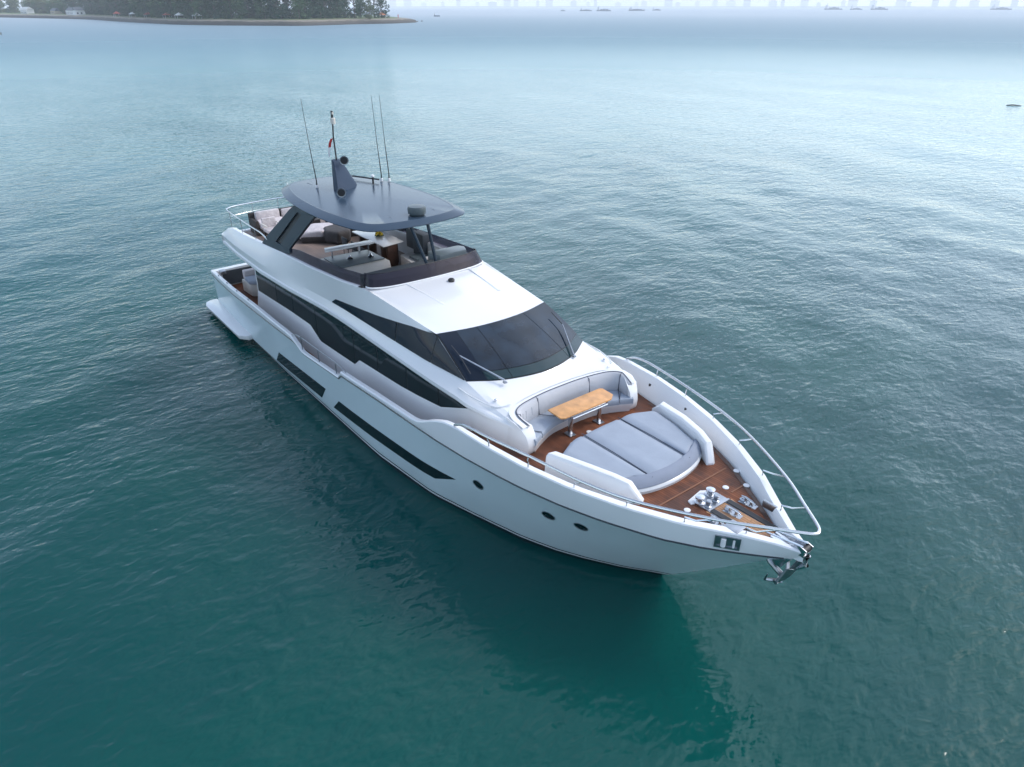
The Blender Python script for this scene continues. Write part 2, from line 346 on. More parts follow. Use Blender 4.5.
def zk(x): return min(ip(x, ZK), zs(x) - .06)
def zc(x): return ip(x, ZC)
XF = 20.0
def hullpt(s, kind):
    """s station 1.5..26.52; kind a height name or number"""
    t = max(0, (s - XF) / 6.52)
    x = s
    for _ in range(6):
        z = {'k': zk, 's': zs, 'c': zc}[kind](x) if isinstance(kind, str) else kind
        if s > XF: x = XF + t * (ip(z, ST) - XF)
    wl = ip(t, WLT) if s > XF else ip(s, WL)
    kn = ip(t, KNT) if s > XF else hb(s) - .04
    if kind == 's': y = max(hb(x), .05)
    else:
        kk = ip(x, ZK); cc = zc(x); g = z / kk; gc0 = cc / kk
        r = min(max((s - 19.5) / 5, 0), 1); gc = .72 * (1 - r) + gc0 * r
        g = gc * g / gc0 if g < gc0 else gc + (1 - gc) * (g - gc0) / (1 - gc0)
        if z < 0: y = wl * (1 + .25 * z)
        else: y = wl + (kn - wl) * g
    return x, y, z
def hull_y(x, z):
    """half breadth of the finished hull side at x,z (x < stem)"""
    lo, hi = 1.5, 26.52
    for _ in range(40):
        m = (lo + hi) / 2
        if hullpt(m, z)[0] < x: lo = m
        else: hi = m
    return hullpt(lo, z)[1]
stations = sorted(set([round(v, 3) for v in list(np.arange(1.5, 20, .5)) + [11.55, 12.45, 12.7, 15.4, 15.5, 15.65, 20.2] + list(np.arange(20, 26.5, .2)) + [20.5, 26.45, 26.52]]))
DZ = [(0, 1.2), (9, 1.2), (11, 1.35), (15.9, 1.45), (18.5, 1.75), (21.5, 2.82), (23.4, 2.83), (27.3, 3.0), (29.8, 3.04)]
def deckz(x): return ip(x, DZ)
def deckhb(x):
    if x < 20: return hb(x) - .22
    return max(ip(x, [(20, hb(20) - .24), (22.5, 2.76), (24.3, 2.40), (26, 2.04), (27.12, 1.52), (28.3, .82), (29.1, .3), (29.5, .06)]), .04)
def capw(x): return ip(x, [(1, .16), (20, .16), (26, .2), (28.5, .26), (29.5, .2), (29.9, .05)])
def hull():
    b = MB()
    for sgn in (-1, 1):
        rows = []
        for s in stations:
            row = []
            for k in (-.7, 0, .17, .29, 'c'):
                row.append(hullpt(s, k))
            c = row[-1]; kk = hullpt(s, 'k')
            for f in (.33, .66):
                z = c[2] + (kk[2] - c[2]) * f; row.append(hullpt(s, z))
            row.append(kk)
            rows.append([(x, sgn * y, z) for x, y, z in row])
        b.grid(rows)
        # bulwark band above the knuckle
        rows = []
        for s in stations:
            kk = hullpt(s, 'k'); ss = hullpt(s, 's')
            rows.append([(kk[0], sgn * kk[1], kk[2]), ((kk[0] + ss[0]) / 2, sgn * ((kk[1] + ss[1]) / 2 + .02), (kk[2] + ss[2]) / 2), (ss[0], sgn * ss[1], ss[2])])
        bw.grid(rows)
        rows = []
        for s in stations:
            x, y, z = hullpt(s, 's'); w = capw(x)
            dz = deckz(x) - .15
            rows.append([(x, sgn * y, z), (x, sgn * (y - .025), z + .03), (x, sgn * max(y - w + .02, 0), z + .03), (x, sgn * max(y - w, 0), z), (x, sgn * max(min(y - w - .03, deckhb(x) + .02), 0), dz)])
        bw.grid(rows)
    # transom
    rows = []
    for k in (-.7, .0, .17, .29, 'c', 1.2, 'k'):
        x, y, z = hullpt(1.5, k); rows.append([(x + .0, -y, z), (x - .12, -y * .6, z), (x - .16, 0, z), (x - .12, y * .6, z), (x, y, z)])
    b.grid(rows)
    x, y, z = hullpt(1.5, 'k'); z2 = zs(1.5) + .03
    bw.grid([[(x, -y, z), (x - .12, -y * .6, z), (x - .16, 0, z), (x - .12, y * .6, z), (x, y, z)],
             [(x, -y, z2), (x - .08, -y * .6, z2), (x - .12, 0, z2), (x - .08, y * .6, z2), (x, y, z2)],
             [(x + .3, -y + .1, z2), (x + .22, -y * .6, z2), (x + .2, 0, z2), (x + .22, y * .6, z2), (x + .3, y - .1, z2)],
             [(x + .3, -y + .1, 1.1), (x + .22, -y * .6, 1.1), (x + .2, 0, 1.1), (x + .22, y * .6, 1.1), (x + .3, y - .1, 1.1)]])
    return b
bw = MB()
hull_o = hull().build('hull', M['hull'], Y, ang=12)
bul_o = bw.build('bulwark', M['cap'], Y, ang=22)
for sgn in (-1, 1):
    pth = []
    for s in stations[:-1]:
        x, y, z = hullpt(s, 'k'); pth.append((x, sgn * (y + .008), z))
    MB().tube(pth, .022, 6).build('rubbing_strip', M['navy'], hull_o)
# fold-down stern wings
for sgn in (-1, 1):
    poly = [(1.2, 3.0), (1.15, 3.3), (1.3, 3.54), (1.7, 3.68), (6.0, 3.68), (6.4, 3.4), (6.3, 3.0)]
    rows = [[(x, sgn * y, .50 - .06 * (y - 3)) for x, y in poly], [(x, sgn * (y - .05), .27) for x, y in poly]]
    MB().grid(rows, close_u=True).add(rows[0], [tuple(range(7))]).add(rows[1], [tuple(range(7))]).build('stern_wing', M['white'], Y, bevel=.03)
# swim platform between
MB().prism([(1.0, -2.9), (1.0, 2.9), (1.6, 2.9), (1.6, -2.9)], .2, .42).build('swim_platform', M['teak_old'], Y, bevel=.02)

# teak deck
def decks():
    b = MB(); xs = [1.75] + list(np.arange(2, 15.9, 1.0)) + [15.9] + list(np.arange(16.5, 29.4, .45)) + [29.4]
    b.grid([[(x, -deckhb(x), deckz(x)), (x, -deckhb(x) * .5, deckz(x)), (x, 0, deckz(x)), (x, deckhb(x) * .5, deckz(x)), (x, deckhb(x), deckz(x))] for x in xs])
    return b.build('teak_deck', M['teak'], Y)
deck_o = decks()
# margin board and hatch seams on the foredeck
for sgn in (-1, 1):
    xs = list(np.arange(23.5, 29.0, .3))
    MB().slab([[(x, sgn * (deckhb(x) - .02), deckz(x) + .004) for x in xs], [(x, sgn * max(deckhb(x) - .13, .02), deckz(x) + .004) for x in xs]], (0, 0, .006)).build('margin_board', M['walnut'], deck_o)
pale = teak_mat('pale_teak', (0.38, 0.20, 0.10), (0.45, 0.25, 0.13), .25)
MB().prism([(27.8, -.42), (27.85, .42), (29.2, .14), (29.2, -.14)], lambda p: deckz(p[0]) + .004, lambda p: deckz(p[0]) + .012).build('pale_deck_panel', pale, deck_o)
seam = mat('seam_teak', (.22, .09, .04), .6)
for a, c in (((27.0, -1.35), (27.0, 1.35)), ((27.7, .62), (27.7, 1.2)), ((27.7, -.62), (27.7, -1.2))):
    d = Vector((c[0] - a[0], c[1] - a[1], 0)).normalized(); nn = Vector((-d.y, d.x, 0)) * .018
    MB().slab([[(a[0] - nn.x, a[1] - nn.y, deckz(a[0]) + .004), (c[0] - nn.x, c[1] - nn.y, deckz(c[0]) + .004)], [(a[0] + nn.x, a[1] + nn.y, deckz(a[0]) + .004), (c[0] + nn.x, c[1] + nn.y, deckz(c[0]) + .004)]], (0, 0, .008)).build('deck_seam', seam, deck_o)

# hull windows and portholes
def hullwin(bot, top, sgn):
    n = 14; rows = []
    for i in range(5):
        v = i / 4; r = []
        for j in range(n):
            u = j / (n - 1)
            bx = bot[0][0] + (bot[1][0] - bot[0][0]) * u; bz = bot[0][1] + (bot[1][1] - bot[0][1]) * u
            tx = top[0][0] + (top[1][0] - top[0][0]) * u; tz = top[0][1] + (top[1][1] - top[0][1]) * u
            x = bx + (tx - bx) * v; z = bz + (tz - bz) * v
            r.append((x, sgn * (hull_y(x, z) + .008), z))
        rows.append(r)
    MB().slab(rows, (0, -sgn * .04, 0)).build('hull_window', M['glass'], hull_o)
for sgn in (-1, 1):
    hullwin([(9.25, .42), (13.55, .60)], [(9.75, .95), (14.05, 1.17)], sgn)
    hullwin([(14.5, .64), (20.7, 1.06)], [(15.05, 1.13), (21.65, 1.52)], sgn)
    for x, z in ((22.57, 1.84), (24.79, 1.98), (25.63, 2.04)):
        y = hull_y(x, z); t = Vector((.3, hull_y(x + .3, z) - y, 0)); up = Vector((0, hull_y(x, z + .2) - y, .2))
        nrm = t.cross(up); nrm = Vector((nrm.x, nrm.y, nrm.z)).normalized()
        if nrm.y < 0: nrm = -nrm
        t = t.normalized(); w = nrm.cross(t).normalized(); c0 = Vector((x, y, z))
        def ring(rx, rz, off):
            return [Vector((p.x, sgn * p.y, p.z)) for p in [c0 + nrm * off + t * rx * math.cos(a) + w * rz * math.sin(a) for a in [k * math.pi / 12 for k in range(24)]]]
        b = MB(); b.grid([ring(.185, .15, -.02), ring(.185, .15, .012), ring(.16, .125, .012), ring(.16, .125, -.005)], close_u=True)
        fr = b.build('porthole', M['steel'], hull_o)
        g = ring(.16, .125, .004); b = MB(); b.add(g, [tuple(range(24))]); b.build('porthole_glass', M['glass'], hull_o)

# ---------------- deckhouse
YO = [(3, 2.72), (5.2, 2.86), (8, 2.9), (10.6, 2.77), (12.8, 2.58), (14.3, 2.53), (20, 2.53), (21.6, 2.48), (22.4, 2.33), (23.0, 2.15), (23.35, 2.0)]
CTZ = [(3.0, 4.12), (3.4, 4.3), (4, 4.45), (5.5, 4.5), (8, 4.64), (10, 4.78), (12, 4.87), (14.4, 4.99), (15.9, 5.1), (19.4, 4.77)]
CTY = [(3.0, 2.5), (4, 2.55), (12, 2.52), (14.4, 2.42), (15.9, 2.24), (19.4, 1.97)]
YM = [(3, 2.72), (5, 2.82), (8, 2.84), (12, 2.52), (13.4, 2.40), (14.4, 2.36), (17, 2.33), (19.3, 2.28), (21.05, 2.12)]
ZM = [(3, 4.0), (13.4, 3.97), (21.05, 4.0)]
WB = [(5.95, 2.19), (9.46, 2.39), (11.35, 2.44), (12.15, 2.06), (14.87, 2.2), (15.27, 2.5), (17.93, 2.68), (20.18, 2.93), (21.6, 3.5)]
def edge_top(x):
    """upper side edge: coaming top, roof shoulder, then the windshield pillar"""
    if x <= 19.4: return (x, ip(x, CTY), ip(x, CTZ))
    u = (x - 19.4) / (21.05 - 19.4); return (x, 1.97 + .15 * u, 4.77 - .77 * u)
sb = MB(); wall = MB()
xs = sorted(set([round(float(v), 2) for v in np.arange(3.0, 21.01, .4)] + [3.1, 3.25, 13.4, 19.4, 21.05]))
for sgn in (-1, 1):
    rows = []
    for x in xs:
        yo = ip(x, YO); ym = ip(x, YM); zm = ip(x, ZM); ex, ey, ez = edge_top(x)
        rows.append([(x, sgn * 2.46, 3.55), (x, sgn * (yo - .03), 3.55), (x, sgn * yo, 3.6), (x, sgn * (yo - .01), 3.70), (x, sgn * (yo - .06), 3.735),
                     (x, sgn * ((yo - .06) * .6 + ym * .4), 3.82), (x, sgn * ym, max(zm, 3.8)),
                     (x, sgn * (ym + (ey - ym) * .25 + .0), zm + (ez - zm) * .33), (x, sgn * (ym + (ey - ym) * .62), zm + (ez - zm) * .7), (x, sgn * ey, ez)])
    sb.grid(rows)
    # lower wall
    wx = [5.9] + list(np.arange(6.4, 20.2, .6)) + [11.35, 12.15, 14.87, 15.27, 20.18, 20.8, 21.2, 21.6]; wx = sorted(set(round(float(v), 2) for v in wx))
    rows = []
    for x in wx:
        wb = ip(x, WB); zb = deckz(x) - .1; bulge = .0
        yw = 2.46 if x < 19 else 2.46 - .1 * (x - 19) / 2.6
        ln = min(max((21.2 - x) / 3, 0), 1)
        rows.append([(x, sgn * (yw + .20 * ln), zb), (x, sgn * (yw + .13 * ln), zb + (wb - zb) * .35), (x, sgn * (yw + .05 * ln), zb + (wb - zb) * .75), (x, sgn * (yw + .01), wb - .03), (x, sgn * yw, wb), (x, sgn * (yw - .015), 3.56)])
    wall.grid(rows)
    # forward quarter running into the sofa surround: cross-sections from x 21.05 to 23.35
    rows = []
    for i in range(13):
        u = i / 12; x = 21.05 + 2.2 * u
        yt = 2.12 - .02 * u; zt = 4.0 - .36 * u - .05 * math.sin(math.pi * u)
        yo = ip(x, YO); yw = ip(x, [(21.05, 2.32), (21.6, 2.34), (22.4, 2.22), (23.25, 2.0)])
        zo = 3.6 - .06 * u; zb = deckz(x) - .05
        k = 1 - u; rows.append([(x, sgn * (yw - .1), zb), (x, sgn * (yw + .0), zb + .12), (x, sgn * (yw + .02), 3.3), (x, sgn * (yw + .02), zo - .05), (x, sgn * (yo - .03 * k), zo - .05), (x, sgn * yo, zo), (x, sgn * (yo - .01), zo + .02 + .08 * k), (x, sgn * (yo - .06), zo + .05 + .085 * k), (x, sgn * (yt * .4 + (yo - .06) * .6), zo * .45 + zt * .55), (x, sgn * yt, zt)])
    sb.grid(rows)
def arc(pts, n, z=None):
    return smooth_path(pts, n)
WT = [(19.4, -1.97, 4.77), (19.70, -1.0, 4.80), (19.80, 0, 4.81), (19.70, 1.0, 4.80), (19.4, 1.97, 4.77)]
WBm = [(21.05, -2.12, 4.0), (21.62, -1.2, 4.0), (21.9, 0, 4.01), (21.62, 1.2, 4.0), (21.05, 2.12, 4.0)]
wt = arc(WT, 24); wbt = arc(WBm, 24)
# roof from the flybridge screen to the windshield
rf = MB(); fb = arc([(15.6, -2.27, 5.08), (16.05, -1.6, 5.12), (16.2, 0, 5.16), (16.05, 1.6, 5.12), (15.6, 2.27, 5.08)], 24)
rows = []
for i in range(11):
    v = i / 10; r = []
    for j in range(25):
        a, c = fb[j], wt[j]; p = a + (c - a) * v
        yy = (j - 12) / 12
        if j in (0, 24): p = Vector((p.x, math.copysign(ip(p.x, CTY), p.y), ip(p.x, CTZ)))
        else: p.z += .05 * math.sin(math.pi * v) * (1 - yy ** 4)
        r.append(p)
    rows.append(r)
rf.grid(rows)
roof_o_rows = rows
# coachroof from windshield base to the sofa backrest
SB_ = [(23.25, -2.1, 3.62), (22.85, -2.09, 3.72), (22.5, -1.55, 3.78), (22.36, -.75, 3.78), (22.33, 0, 3.78), (22.36, .75, 3.78), (22.5, 1.55, 3.78), (22.85, 2.09, 3.72), (23.25, 2.1, 3.62)]
fr = smooth_path(SB_[1:-1], 24)
rows = []
for i in range(9):
    v = i / 8; r = []
    for j in range(25):
        p = wbt[j] + (fr[j] - wbt[j]) * v
        yy = abs(j - 12) / 12
        if j not in (0, 24): p.z -= .05 * math.sin(math.pi * v) * (1 - yy ** 6)
        else: p.z = 4.0 - .36 * (p.x - 21.05) / 2.2 - .05 * math.sin(math.pi * (p.x - 21.05) / 2.2); p.y = math.copysign(2.12 - .02 * (p.x - 21.05) / 2.2, p.y)
        r.append(p)
    rows.append(r)
rf.grid(rows)
# dark void behind the glass: nothing is seen through, the glass itself is opaque tinted
sb.v += []; house = MB(); house.v = sb.v + wall.v; house.f = sb.f + [tuple(i + len(sb.v) for i in f) for f in wall.f]
o0 = len(house.v); house.v += [tuple(v) for v in rf.v]; house.f += [tuple(i + o0 for i in f) for f in rf.f]
# aft bulkhead of the saloon
house.grid([[(5.9, -2.46, 1.1), (5.9, 2.46, 1.1)], [(5.9, -2.46, 3.56), (5.9, 2.46, 3.56)]])
house_o = house.build('deckhouse', M['white'], Y, ang=13)
MB().box((5.82, -2.0, 1.25), (5.88, 2.0, 3.3)).build('saloon_door', M['glass'], house_o)
# overhang underside (soffit) with flybridge floor above
fl = MB(); xs2 = list(np.arange(3.05, 15.8, .5)) + [15.8]
fl.grid([[(x, -ip(x, YO) + .03, 3.551), (x, 0, 3.551), (x, ip(x, YO) - .03, 3.551)] for x in xs2])
fl.build('soffit', M['white'], Y)
MB().grid([[(x, -ip(x, CTY) + .05, 3.95), (x, 0, 3.95), (x, ip(x, CTY) - .05, 3.95)] for x in xs2]).build('flybridge_floor', M['teak_old'], Y)
# coaming cap + inner face, aft sill
cm = MB()
for sgn in (-1, 1):
    rows = []
    for x in [v for v in xs if v <= 15.7]:
        ex, ey, ez = edge_top(x)
        rows.append([(x, sgn * ey, ez), (x, sgn * (ey - .03), ez + .025), (x, sgn * (ey - .16), ez + .025), (x, sgn * (ey - .19), ez), (x, sgn * (ey - .2), 3.9)])
    cm.grid(rows)
    cm.grid([[(3.0, sgn * 2.72, 3.55), (3.0, sgn * 2.72, 3.9), (3.0, sgn * 2.5, 4.12), (3.0, sgn * 2.3, 4.15)], [(2.85, sgn * 2.0, 3.55), (2.82, sgn * 2.0, 3.9), (2.85, sgn * 2.0, 4.12), (2.9, sgn * 2.0, 4.15)]])
    cm.grid([[(3.0, sgn * 2.3, 4.15), (3.15, sgn * 2.3, 4.12), (3.2, sgn * 2.3, 3.9)], [(2.9, sgn * 2.0, 4.15), (3.1, sgn * 1.98, 4.12), (3.15, sgn * 1.98, 3.9)]])
cm.grid([[(2.85, y, 3.55), (2.82, y, 3.9), (2.86, y, 4.0), (3.05, y, 4.0), (3.08, y, 3.94)] for y in lin(-2.0, 2.0, 9)])
cm.build('flybridge_coaming', M['white'], Y, ang=30)

# windows
def main_windows(sgn):
    xb = [6.0, 8.2, 9.85, 11.95, 14.95, 16.6, 18.4, 20.1, 21.55]
    def yw(x): return (2.46 if x < 19 else 2.46 - .1 * (x - 19) / 2.6)
    def panel(a, b_, off, th, name, m, par):
        x_ = sorted(set([a, b_] + [v for v in (11.35, 12.15, 14.87, 15.27, 20.18) if a < v < b_] + list(np.arange(a + .5, b_ - .2, .5))))
        rows = [[(x, sgn * (yw(x) + off), min(ip(x, WB) + (.02 if name == 'side_window' else 0), 3.52)) for x in x_], [(x, sgn * (yw(x) - .015 + off), 3.53) for x in x_]]
        return MB().slab(rows, (0, -sgn * th, 0)).build(name, m, par)
    panel(6.0, 21.55, .004, .02, 'window_gasket', M['glass_back'], house_o)
    for i in range(len(xb) - 1):
        panel(xb[i] + .03, xb[i + 1] - .03, .014, .008, 'side_window', M['glass'], house_o)
both(main_windows)
def wheel_windows(sgn):
    # strip of rows bottom curve -> top curve along the side face
    top = [(13.45, 3.99), (13.8, 4.19), (16.42, 4.45), (18.33, 4.68), (19.4, 4.75), (20.2, 4.39), (21.0, 4.02)]
    def face(x, z):
        ym = ip(x, YM); zm = ip(x, ZM); ex, ey, ez = edge_top(x)
        if ez - zm < 1e-3: return ym
        f = (z - zm) / (ez - zm)
        # same three-segment profile as the house
        return ip(f, [(0, ym), (.33, ym + (ey - ym) * .25), (.7, ym + (ey - ym) * .62), (1, ey)])
    def strip(a, b_, off, name, m):
        x_ = sorted(set([a, b_] + [v for v, _ in top if a < v < b_] + [round(float(v), 2) for v in np.arange(a + .3, b_ - .1, .3)]))
        rows = []
        for v in (0, .33, .66, 1):
            r = []
            for x in x_:
                z0 = ip(x, ZM) + .015; z1 = max(ip(x, top), z0 + .002); z = z0 + (z1 - z0) * v
                r.append((x, sgn * (face(x, z) + off), z))
            rows.append(r)
        MB().slab(rows, (0, -sgn * .01, 0)).build(name, m, house_o)
    strip(13.45, 21.0, .009, 'window_gasket', M['glass_back'])
    strip(13.5, 17.6, .019, 'wheelhouse_window', M['glass_navy'])
    strip(17.66, 19.5, .019, 'wheelhouse_window', M['glass_navy'])
    strip(19.55, 20.97, .019, 'wheelhouse_window', M['glass_navy'])
both(wheel_windows)
# windshield in three panes over a dark gasket
nrm = Vector((.78, 0, 1.9)).normalized()
def wsgrid(j0, j1, v0, v1, off, n=14, nv=8):
    rows = []
    for i in range(nv + 1):
        v = v0 + (v1 - v0) * i / nv; r = []
        for k in range(n + 1):
            t = (j0 + (j1 - j0) * k / n); j = min(int(t), 23); u = t - j
            a = wt[j] * (1 - u) + wt[j + 1] * u; c = wbt[j] * (1 - u) + wbt[j + 1] * u
            bul = .05 * math.sin(math.pi * v)
            r.append(a + (c - a) * v + nrm * (off + bul))
        rows.append(r)
    return rows
MB().slab(wsgrid(0, 24, 0, 1, .004), -nrm * .02).build('windshield_gasket', M['glass_back'], house_o)
M['windshield_low'] = mat('windshield_lower_glass', (0.014, 0.036, 0.042), 0.05, ior=1.45)
for a, c in ((.12, 3.2), (3.26, 6.9), (7.0, 17.0), (17.1, 23.88)):
    v1 = .985 if a < 3 else .83
    MB().slab(wsgrid(a, c, .015, v1, .016), -nrm * .01).build('windshield', M['glass_navy'] if a < 3 else M['windshield'], house_o)
    if a > 3: MB().slab(wsgrid(a, c, .84, .985, .016), -nrm * .01).build('windshield_lower_pane', M['windshield_low'], house_o)
# wipers
for base_p, mid_p, t0, t1 in (((21.72, -1.35, 4.08), (20.5, -1.93, 4.50), (20.1, -1.93, 4.66), (21.12, -2.02, 4.23)), ((21.7, 1.15, 4.08), (20.62, 1.66, 4.52), (20.1, 1.68, 4.72), (20.98, 1.5, 4.36))):
    MB().tube([base_p, mid_p], [.028, .018], 6).build('wiper', M['steel'], house_o)
    MB().tube([t0, mid_p, t1], .014, 5).build('wiper_blade', M['rubber'], house_o)
MB().box((21.70, -1.40, 4.0), (21.80, -1.30, 4.05)).build('wiper_base', M['steel'], house_o, bevel=.02)
MB().box((21.66, 1.12, 4.0), (21.76, 1.22, 4.05)).build('wiper_base', M['steel'], house_o, bevel=.02)
# roof fittings: two shallow ridges and a nav light
def roof_z(x, y): return ip(x, [(16.2, 5.155), (18, 5.03), (19.75, 4.805)]) - .02 * abs(y)
for y0 in (-1.05, 1.35):
    b = MB(); rows = []
    for x in np.arange(16.2, 18.4, .2):
        yy = y0 * (1 - .08 * (x - 16.2)); h = .035 * (1 - (x - 16.2) / 2.3)
        zc_ = ip(x, [(16.2, 5.13), (18, 5.02), (19.75, 4.8)])
        rows.append([(x, yy - .09, zc_ - .02), (x, yy - .03, zc_ + h), (x, yy + .03, zc_ + h), (x, yy + .09, zc_ - .02)])
    b.grid(rows); b.build('roof_ridge', M['white'], house_o)
MB().lathe([(.10, 0), (.11, .05), (.08, .09), (.02, .1)], (16.9, .22, 5.12), 14).build('deck_light', M['rubber'], house_o)
for sgn in (-1, 1):
    MB().tube(smooth_path([(20.95, sgn * 2.32, 3.84), (21.6, sgn * 2.3, 3.82), (22.3, sgn * 2.1, 3.78), (22.5, sgn * 1.75, 3.82)], 10), .02, 5).build('coachroof_ridge', M['white'], house_o)
    MB().lathe([(.05, 0), (.05, .02), (.03, .035), (.01, .036)], (22.15, sgn * 1.95, 3.86), 10).build('cleat_button', M['chrome'], house_o)

# ---------------- flybridge screens and hardtop
def side_screen(sgn):
    xs_ = list(np.arange(9.6, 15.5, .5)); xs_.append(15.56)
    rows = [[(x, sgn * (ip(x, CTY) - .10), ip(x, CTZ) + .02) for x in xs_], [(x, sgn * (ip(x, CTY) - .17), ip(x, CTZ) + ip(x, [(9.6, .16), (11, .36), (15.7, .40)])) for x in xs_]]
    MB().slab(rows, (0, -sgn * .012, 0)).build('side_screen', M['pillar'] if False else M['smoked'], Y)
both(side_screen)
lo = smooth_path([(15.65, -2.16, 5.12), (15.95, -2.1, 5.14), (16.2, -1.5, 5.15), (16.32, -.4, 5.17), (16.32, .4, 5.17), (16.2, 1.5, 5.15), (15.95, 2.1, 5.14), (15.65, 2.16, 5.12)], 28)
hi = smooth_path([(15.5, -2.08, 5.5), (15.75, -1.98, 5.52), (15.95, -1.4, 5.53), (16.05, -.4, 5.55), (16.05, .4, 5.55), (15.95, 1.4, 5.53), (15.75, 1.98, 5.52), (15.5, 2.08, 5.5)], 28)
MB().slab([lo, hi], (-.015, 0, -.005)).build('front_screen', M['smoked'], Y)
MB().tube([p + Vector((.035, 0, .0)) for p in lo], .024, 6).build('screen_trim', M['paper'], Y)
MB().tube(hi, .012, 5).build('screen_trim', M['rubber'], Y)
# dashboard and helm pod behind the screen
MB().prism([(14.95, -2.0), (15.75, -1.95), (15.98, -1.2), (16.03, 0), (15.98, .9), (15.2, .9), (14.95, .4)], 4.0, 5.30).build('dashboard', M['charcoal'], Y, bevel=.06)
hp = MB().prism([(14.9, .95), (15.1, 2.1), (15.7, 2.02), (15.95, 1.5), (15.98, .95)], 4.0, 5.28).build('helm_console', M['grey'], Y, bevel=.06)
MB().prism([(14.7, .7), (15.0, .6), (15.35, .8), (15.35, 1.9), (15.0, 2.05), (14.75, 1.95)], 4.9, 5.48).build('helm_pod', M['grey'], hp, bevel=.09)
MB().slab([[(15.36, .85, 5.2), (15.36, 1.85, 5.2)], [(15.3, .9, 5.46), (15.3, 1.8, 5.46)]], (-.02, 0, 0)).build('screen', M['glass'], hp)
MB().lathe([(.2, 0), (.22, .02), (.2, .04)], (14.6, 1.35, 5.05), 20, (-.8, 0, .6)).build('steering_wheel', M['rubber'], hp)

# front V struts
for a, c in (((16.0, .03, 5.17), (15.65, -.42, 6.74)), ((16.0, .30, 5.17), (15.68, .19, 6.74))):
    MB().tube([a, c], .055, 8).build('strut', M['pillar'], Y)
# side pillars with a slot
def pillar(sgn):
    b = MB()
    P = lambda u, z: (u, z)
    outer = [(7.5, 4.6), (9.75, 4.76), (10.3, 4.85), (12.5, 6.66), (11.0, 6.66), (10.35, 6.3)]
    inner = [(8.95, 4.98), (9.35, 4.98), (11.15, 6.42), (10.85, 6.42)]
    def yy(z): return sgn * (2.46 - .30 * ((z - 4.6) / 2.06))
    # four bars
    bars = [[(7.5, 4.6), (9.0, 4.7), (8.95, 5.02), (8.05, 5.02)], [(9.0, 4.7), (9.85, 4.78), (9.7, 5.02), (8.95, 5.02)],
            [(8.05, 5.02), (8.95, 5.02), (10.95, 6.5), (10.35, 6.5)], [(9.45, 5.02), (10.25, 5.05), (12.2, 6.5), (11.35, 6.5)],
            [(10.35, 6.5), (12.2, 6.5), (12.5, 6.68), (10.7, 6.68)], [(9.7, 5.02), (9.85, 4.78), (10.3, 4.9), (10.25, 5.05)]]
    for q in bars:
        b.add([(x, yy(z) + sgn * .04, z) for x, z in q] + [(x, yy(z) - sgn * .07, z) for x, z in q], [(0, 1, 2, 3), (7, 6, 5, 4), (0, 4, 5, 1), (1, 5, 6, 2), (2, 6, 7, 3), (3, 7, 4, 0)])
    o = b.build('hardtop_pillar', M['pillar'], Y, ang=30)
    MB().add([(x, yy(z) - sgn * .02, z) for x, z in ((8.9, 5.0), (9.5, 5.0), (11.4, 6.52), (10.9, 6.52))] + [(x, yy(z) - sgn * .05, z) for x, z in ((8.9, 5.0), (9.5, 5.0), (11.4, 6.52), (10.9, 6.52))], [(0, 1, 2, 3), (7, 6, 5, 4)]).build('pillar_recess', M['rubber'], o)
    MB().tube([(9.5, yy(5.05) - sgn * .0, 5.06), (11.3, yy(6.45), 6.46)], .02, 5).build('pillar_trim', M['chrome'], o)
both(pillar)
# hardtop
half = [(7.6, 0), (7.72, .9), (8.0, 1.45), (8.8, 1.86), (10.2, 2.2), (12, 2.34), (13.6, 2.28), (14.7, 2.1), (15.25, 1.92), (15.55, 1.66), (15.72, 1.2), (15.82, .6), (15.85, 0)]
hp_ = smooth_path([(x, y, 0) for x, y in half], 44)
outl = [(p.x, p.y) for p in hp_] + [(p.x, -p.y) for p in hp_[-2:0:-1]]
cx = 11.7
def ring(sx, sy, z): return [(cx + (x - cx) * sx, y * sy, z) for x, y in outl]
ht = MB(); rings = [ring(.90, .83, 6.68), ring(.97, .95, 6.70), ring(.998, .995, 6.735), ring(1, 1, 6.76), ring(.995, .99, 6.772), ring(.94, .88, 6.875), ring(.93, .86, 6.89), ring(.925, .85, 6.885), ring(.6, .55, 6.93), ring(.3, .28, 6.95), ring(.02, .02, 6.955)]
ht.grid(rings, close_u=True); ht.add(rings[-1], [tuple(range(len(outl)))]); ht.add(rings[0], [tuple(range(len(outl)))[::-1]])
ht_o = ht.build('hardtop', M['hardtop'], Y, ang=14)
lin_r = ring(.90, .83, 6.675)
MB().add(lin_r, [tuple(range(len(outl)))]).build('headliner', M['charcoal'], ht_o)
MB().lathe([(.24, 0), (.25, .04), (.29, .05), (.30, .2), (.27, .27), (.1, .29), (.01, .292)], (15.15, .14, 6.91), 24).build('radar_dome', mat('dome_grey', (.055, .075, .085), .35), ht_o)
for y in (-.75, .95):
    MB().tube([(8.6, y, 6.925 - .02), (10.5, y, 6.945 - .02), (13.0, y, 6.94 - .02), (15.0, y * .95, 6.895)], .012, 5).build('panel_seam', M['pillar'], ht_o)
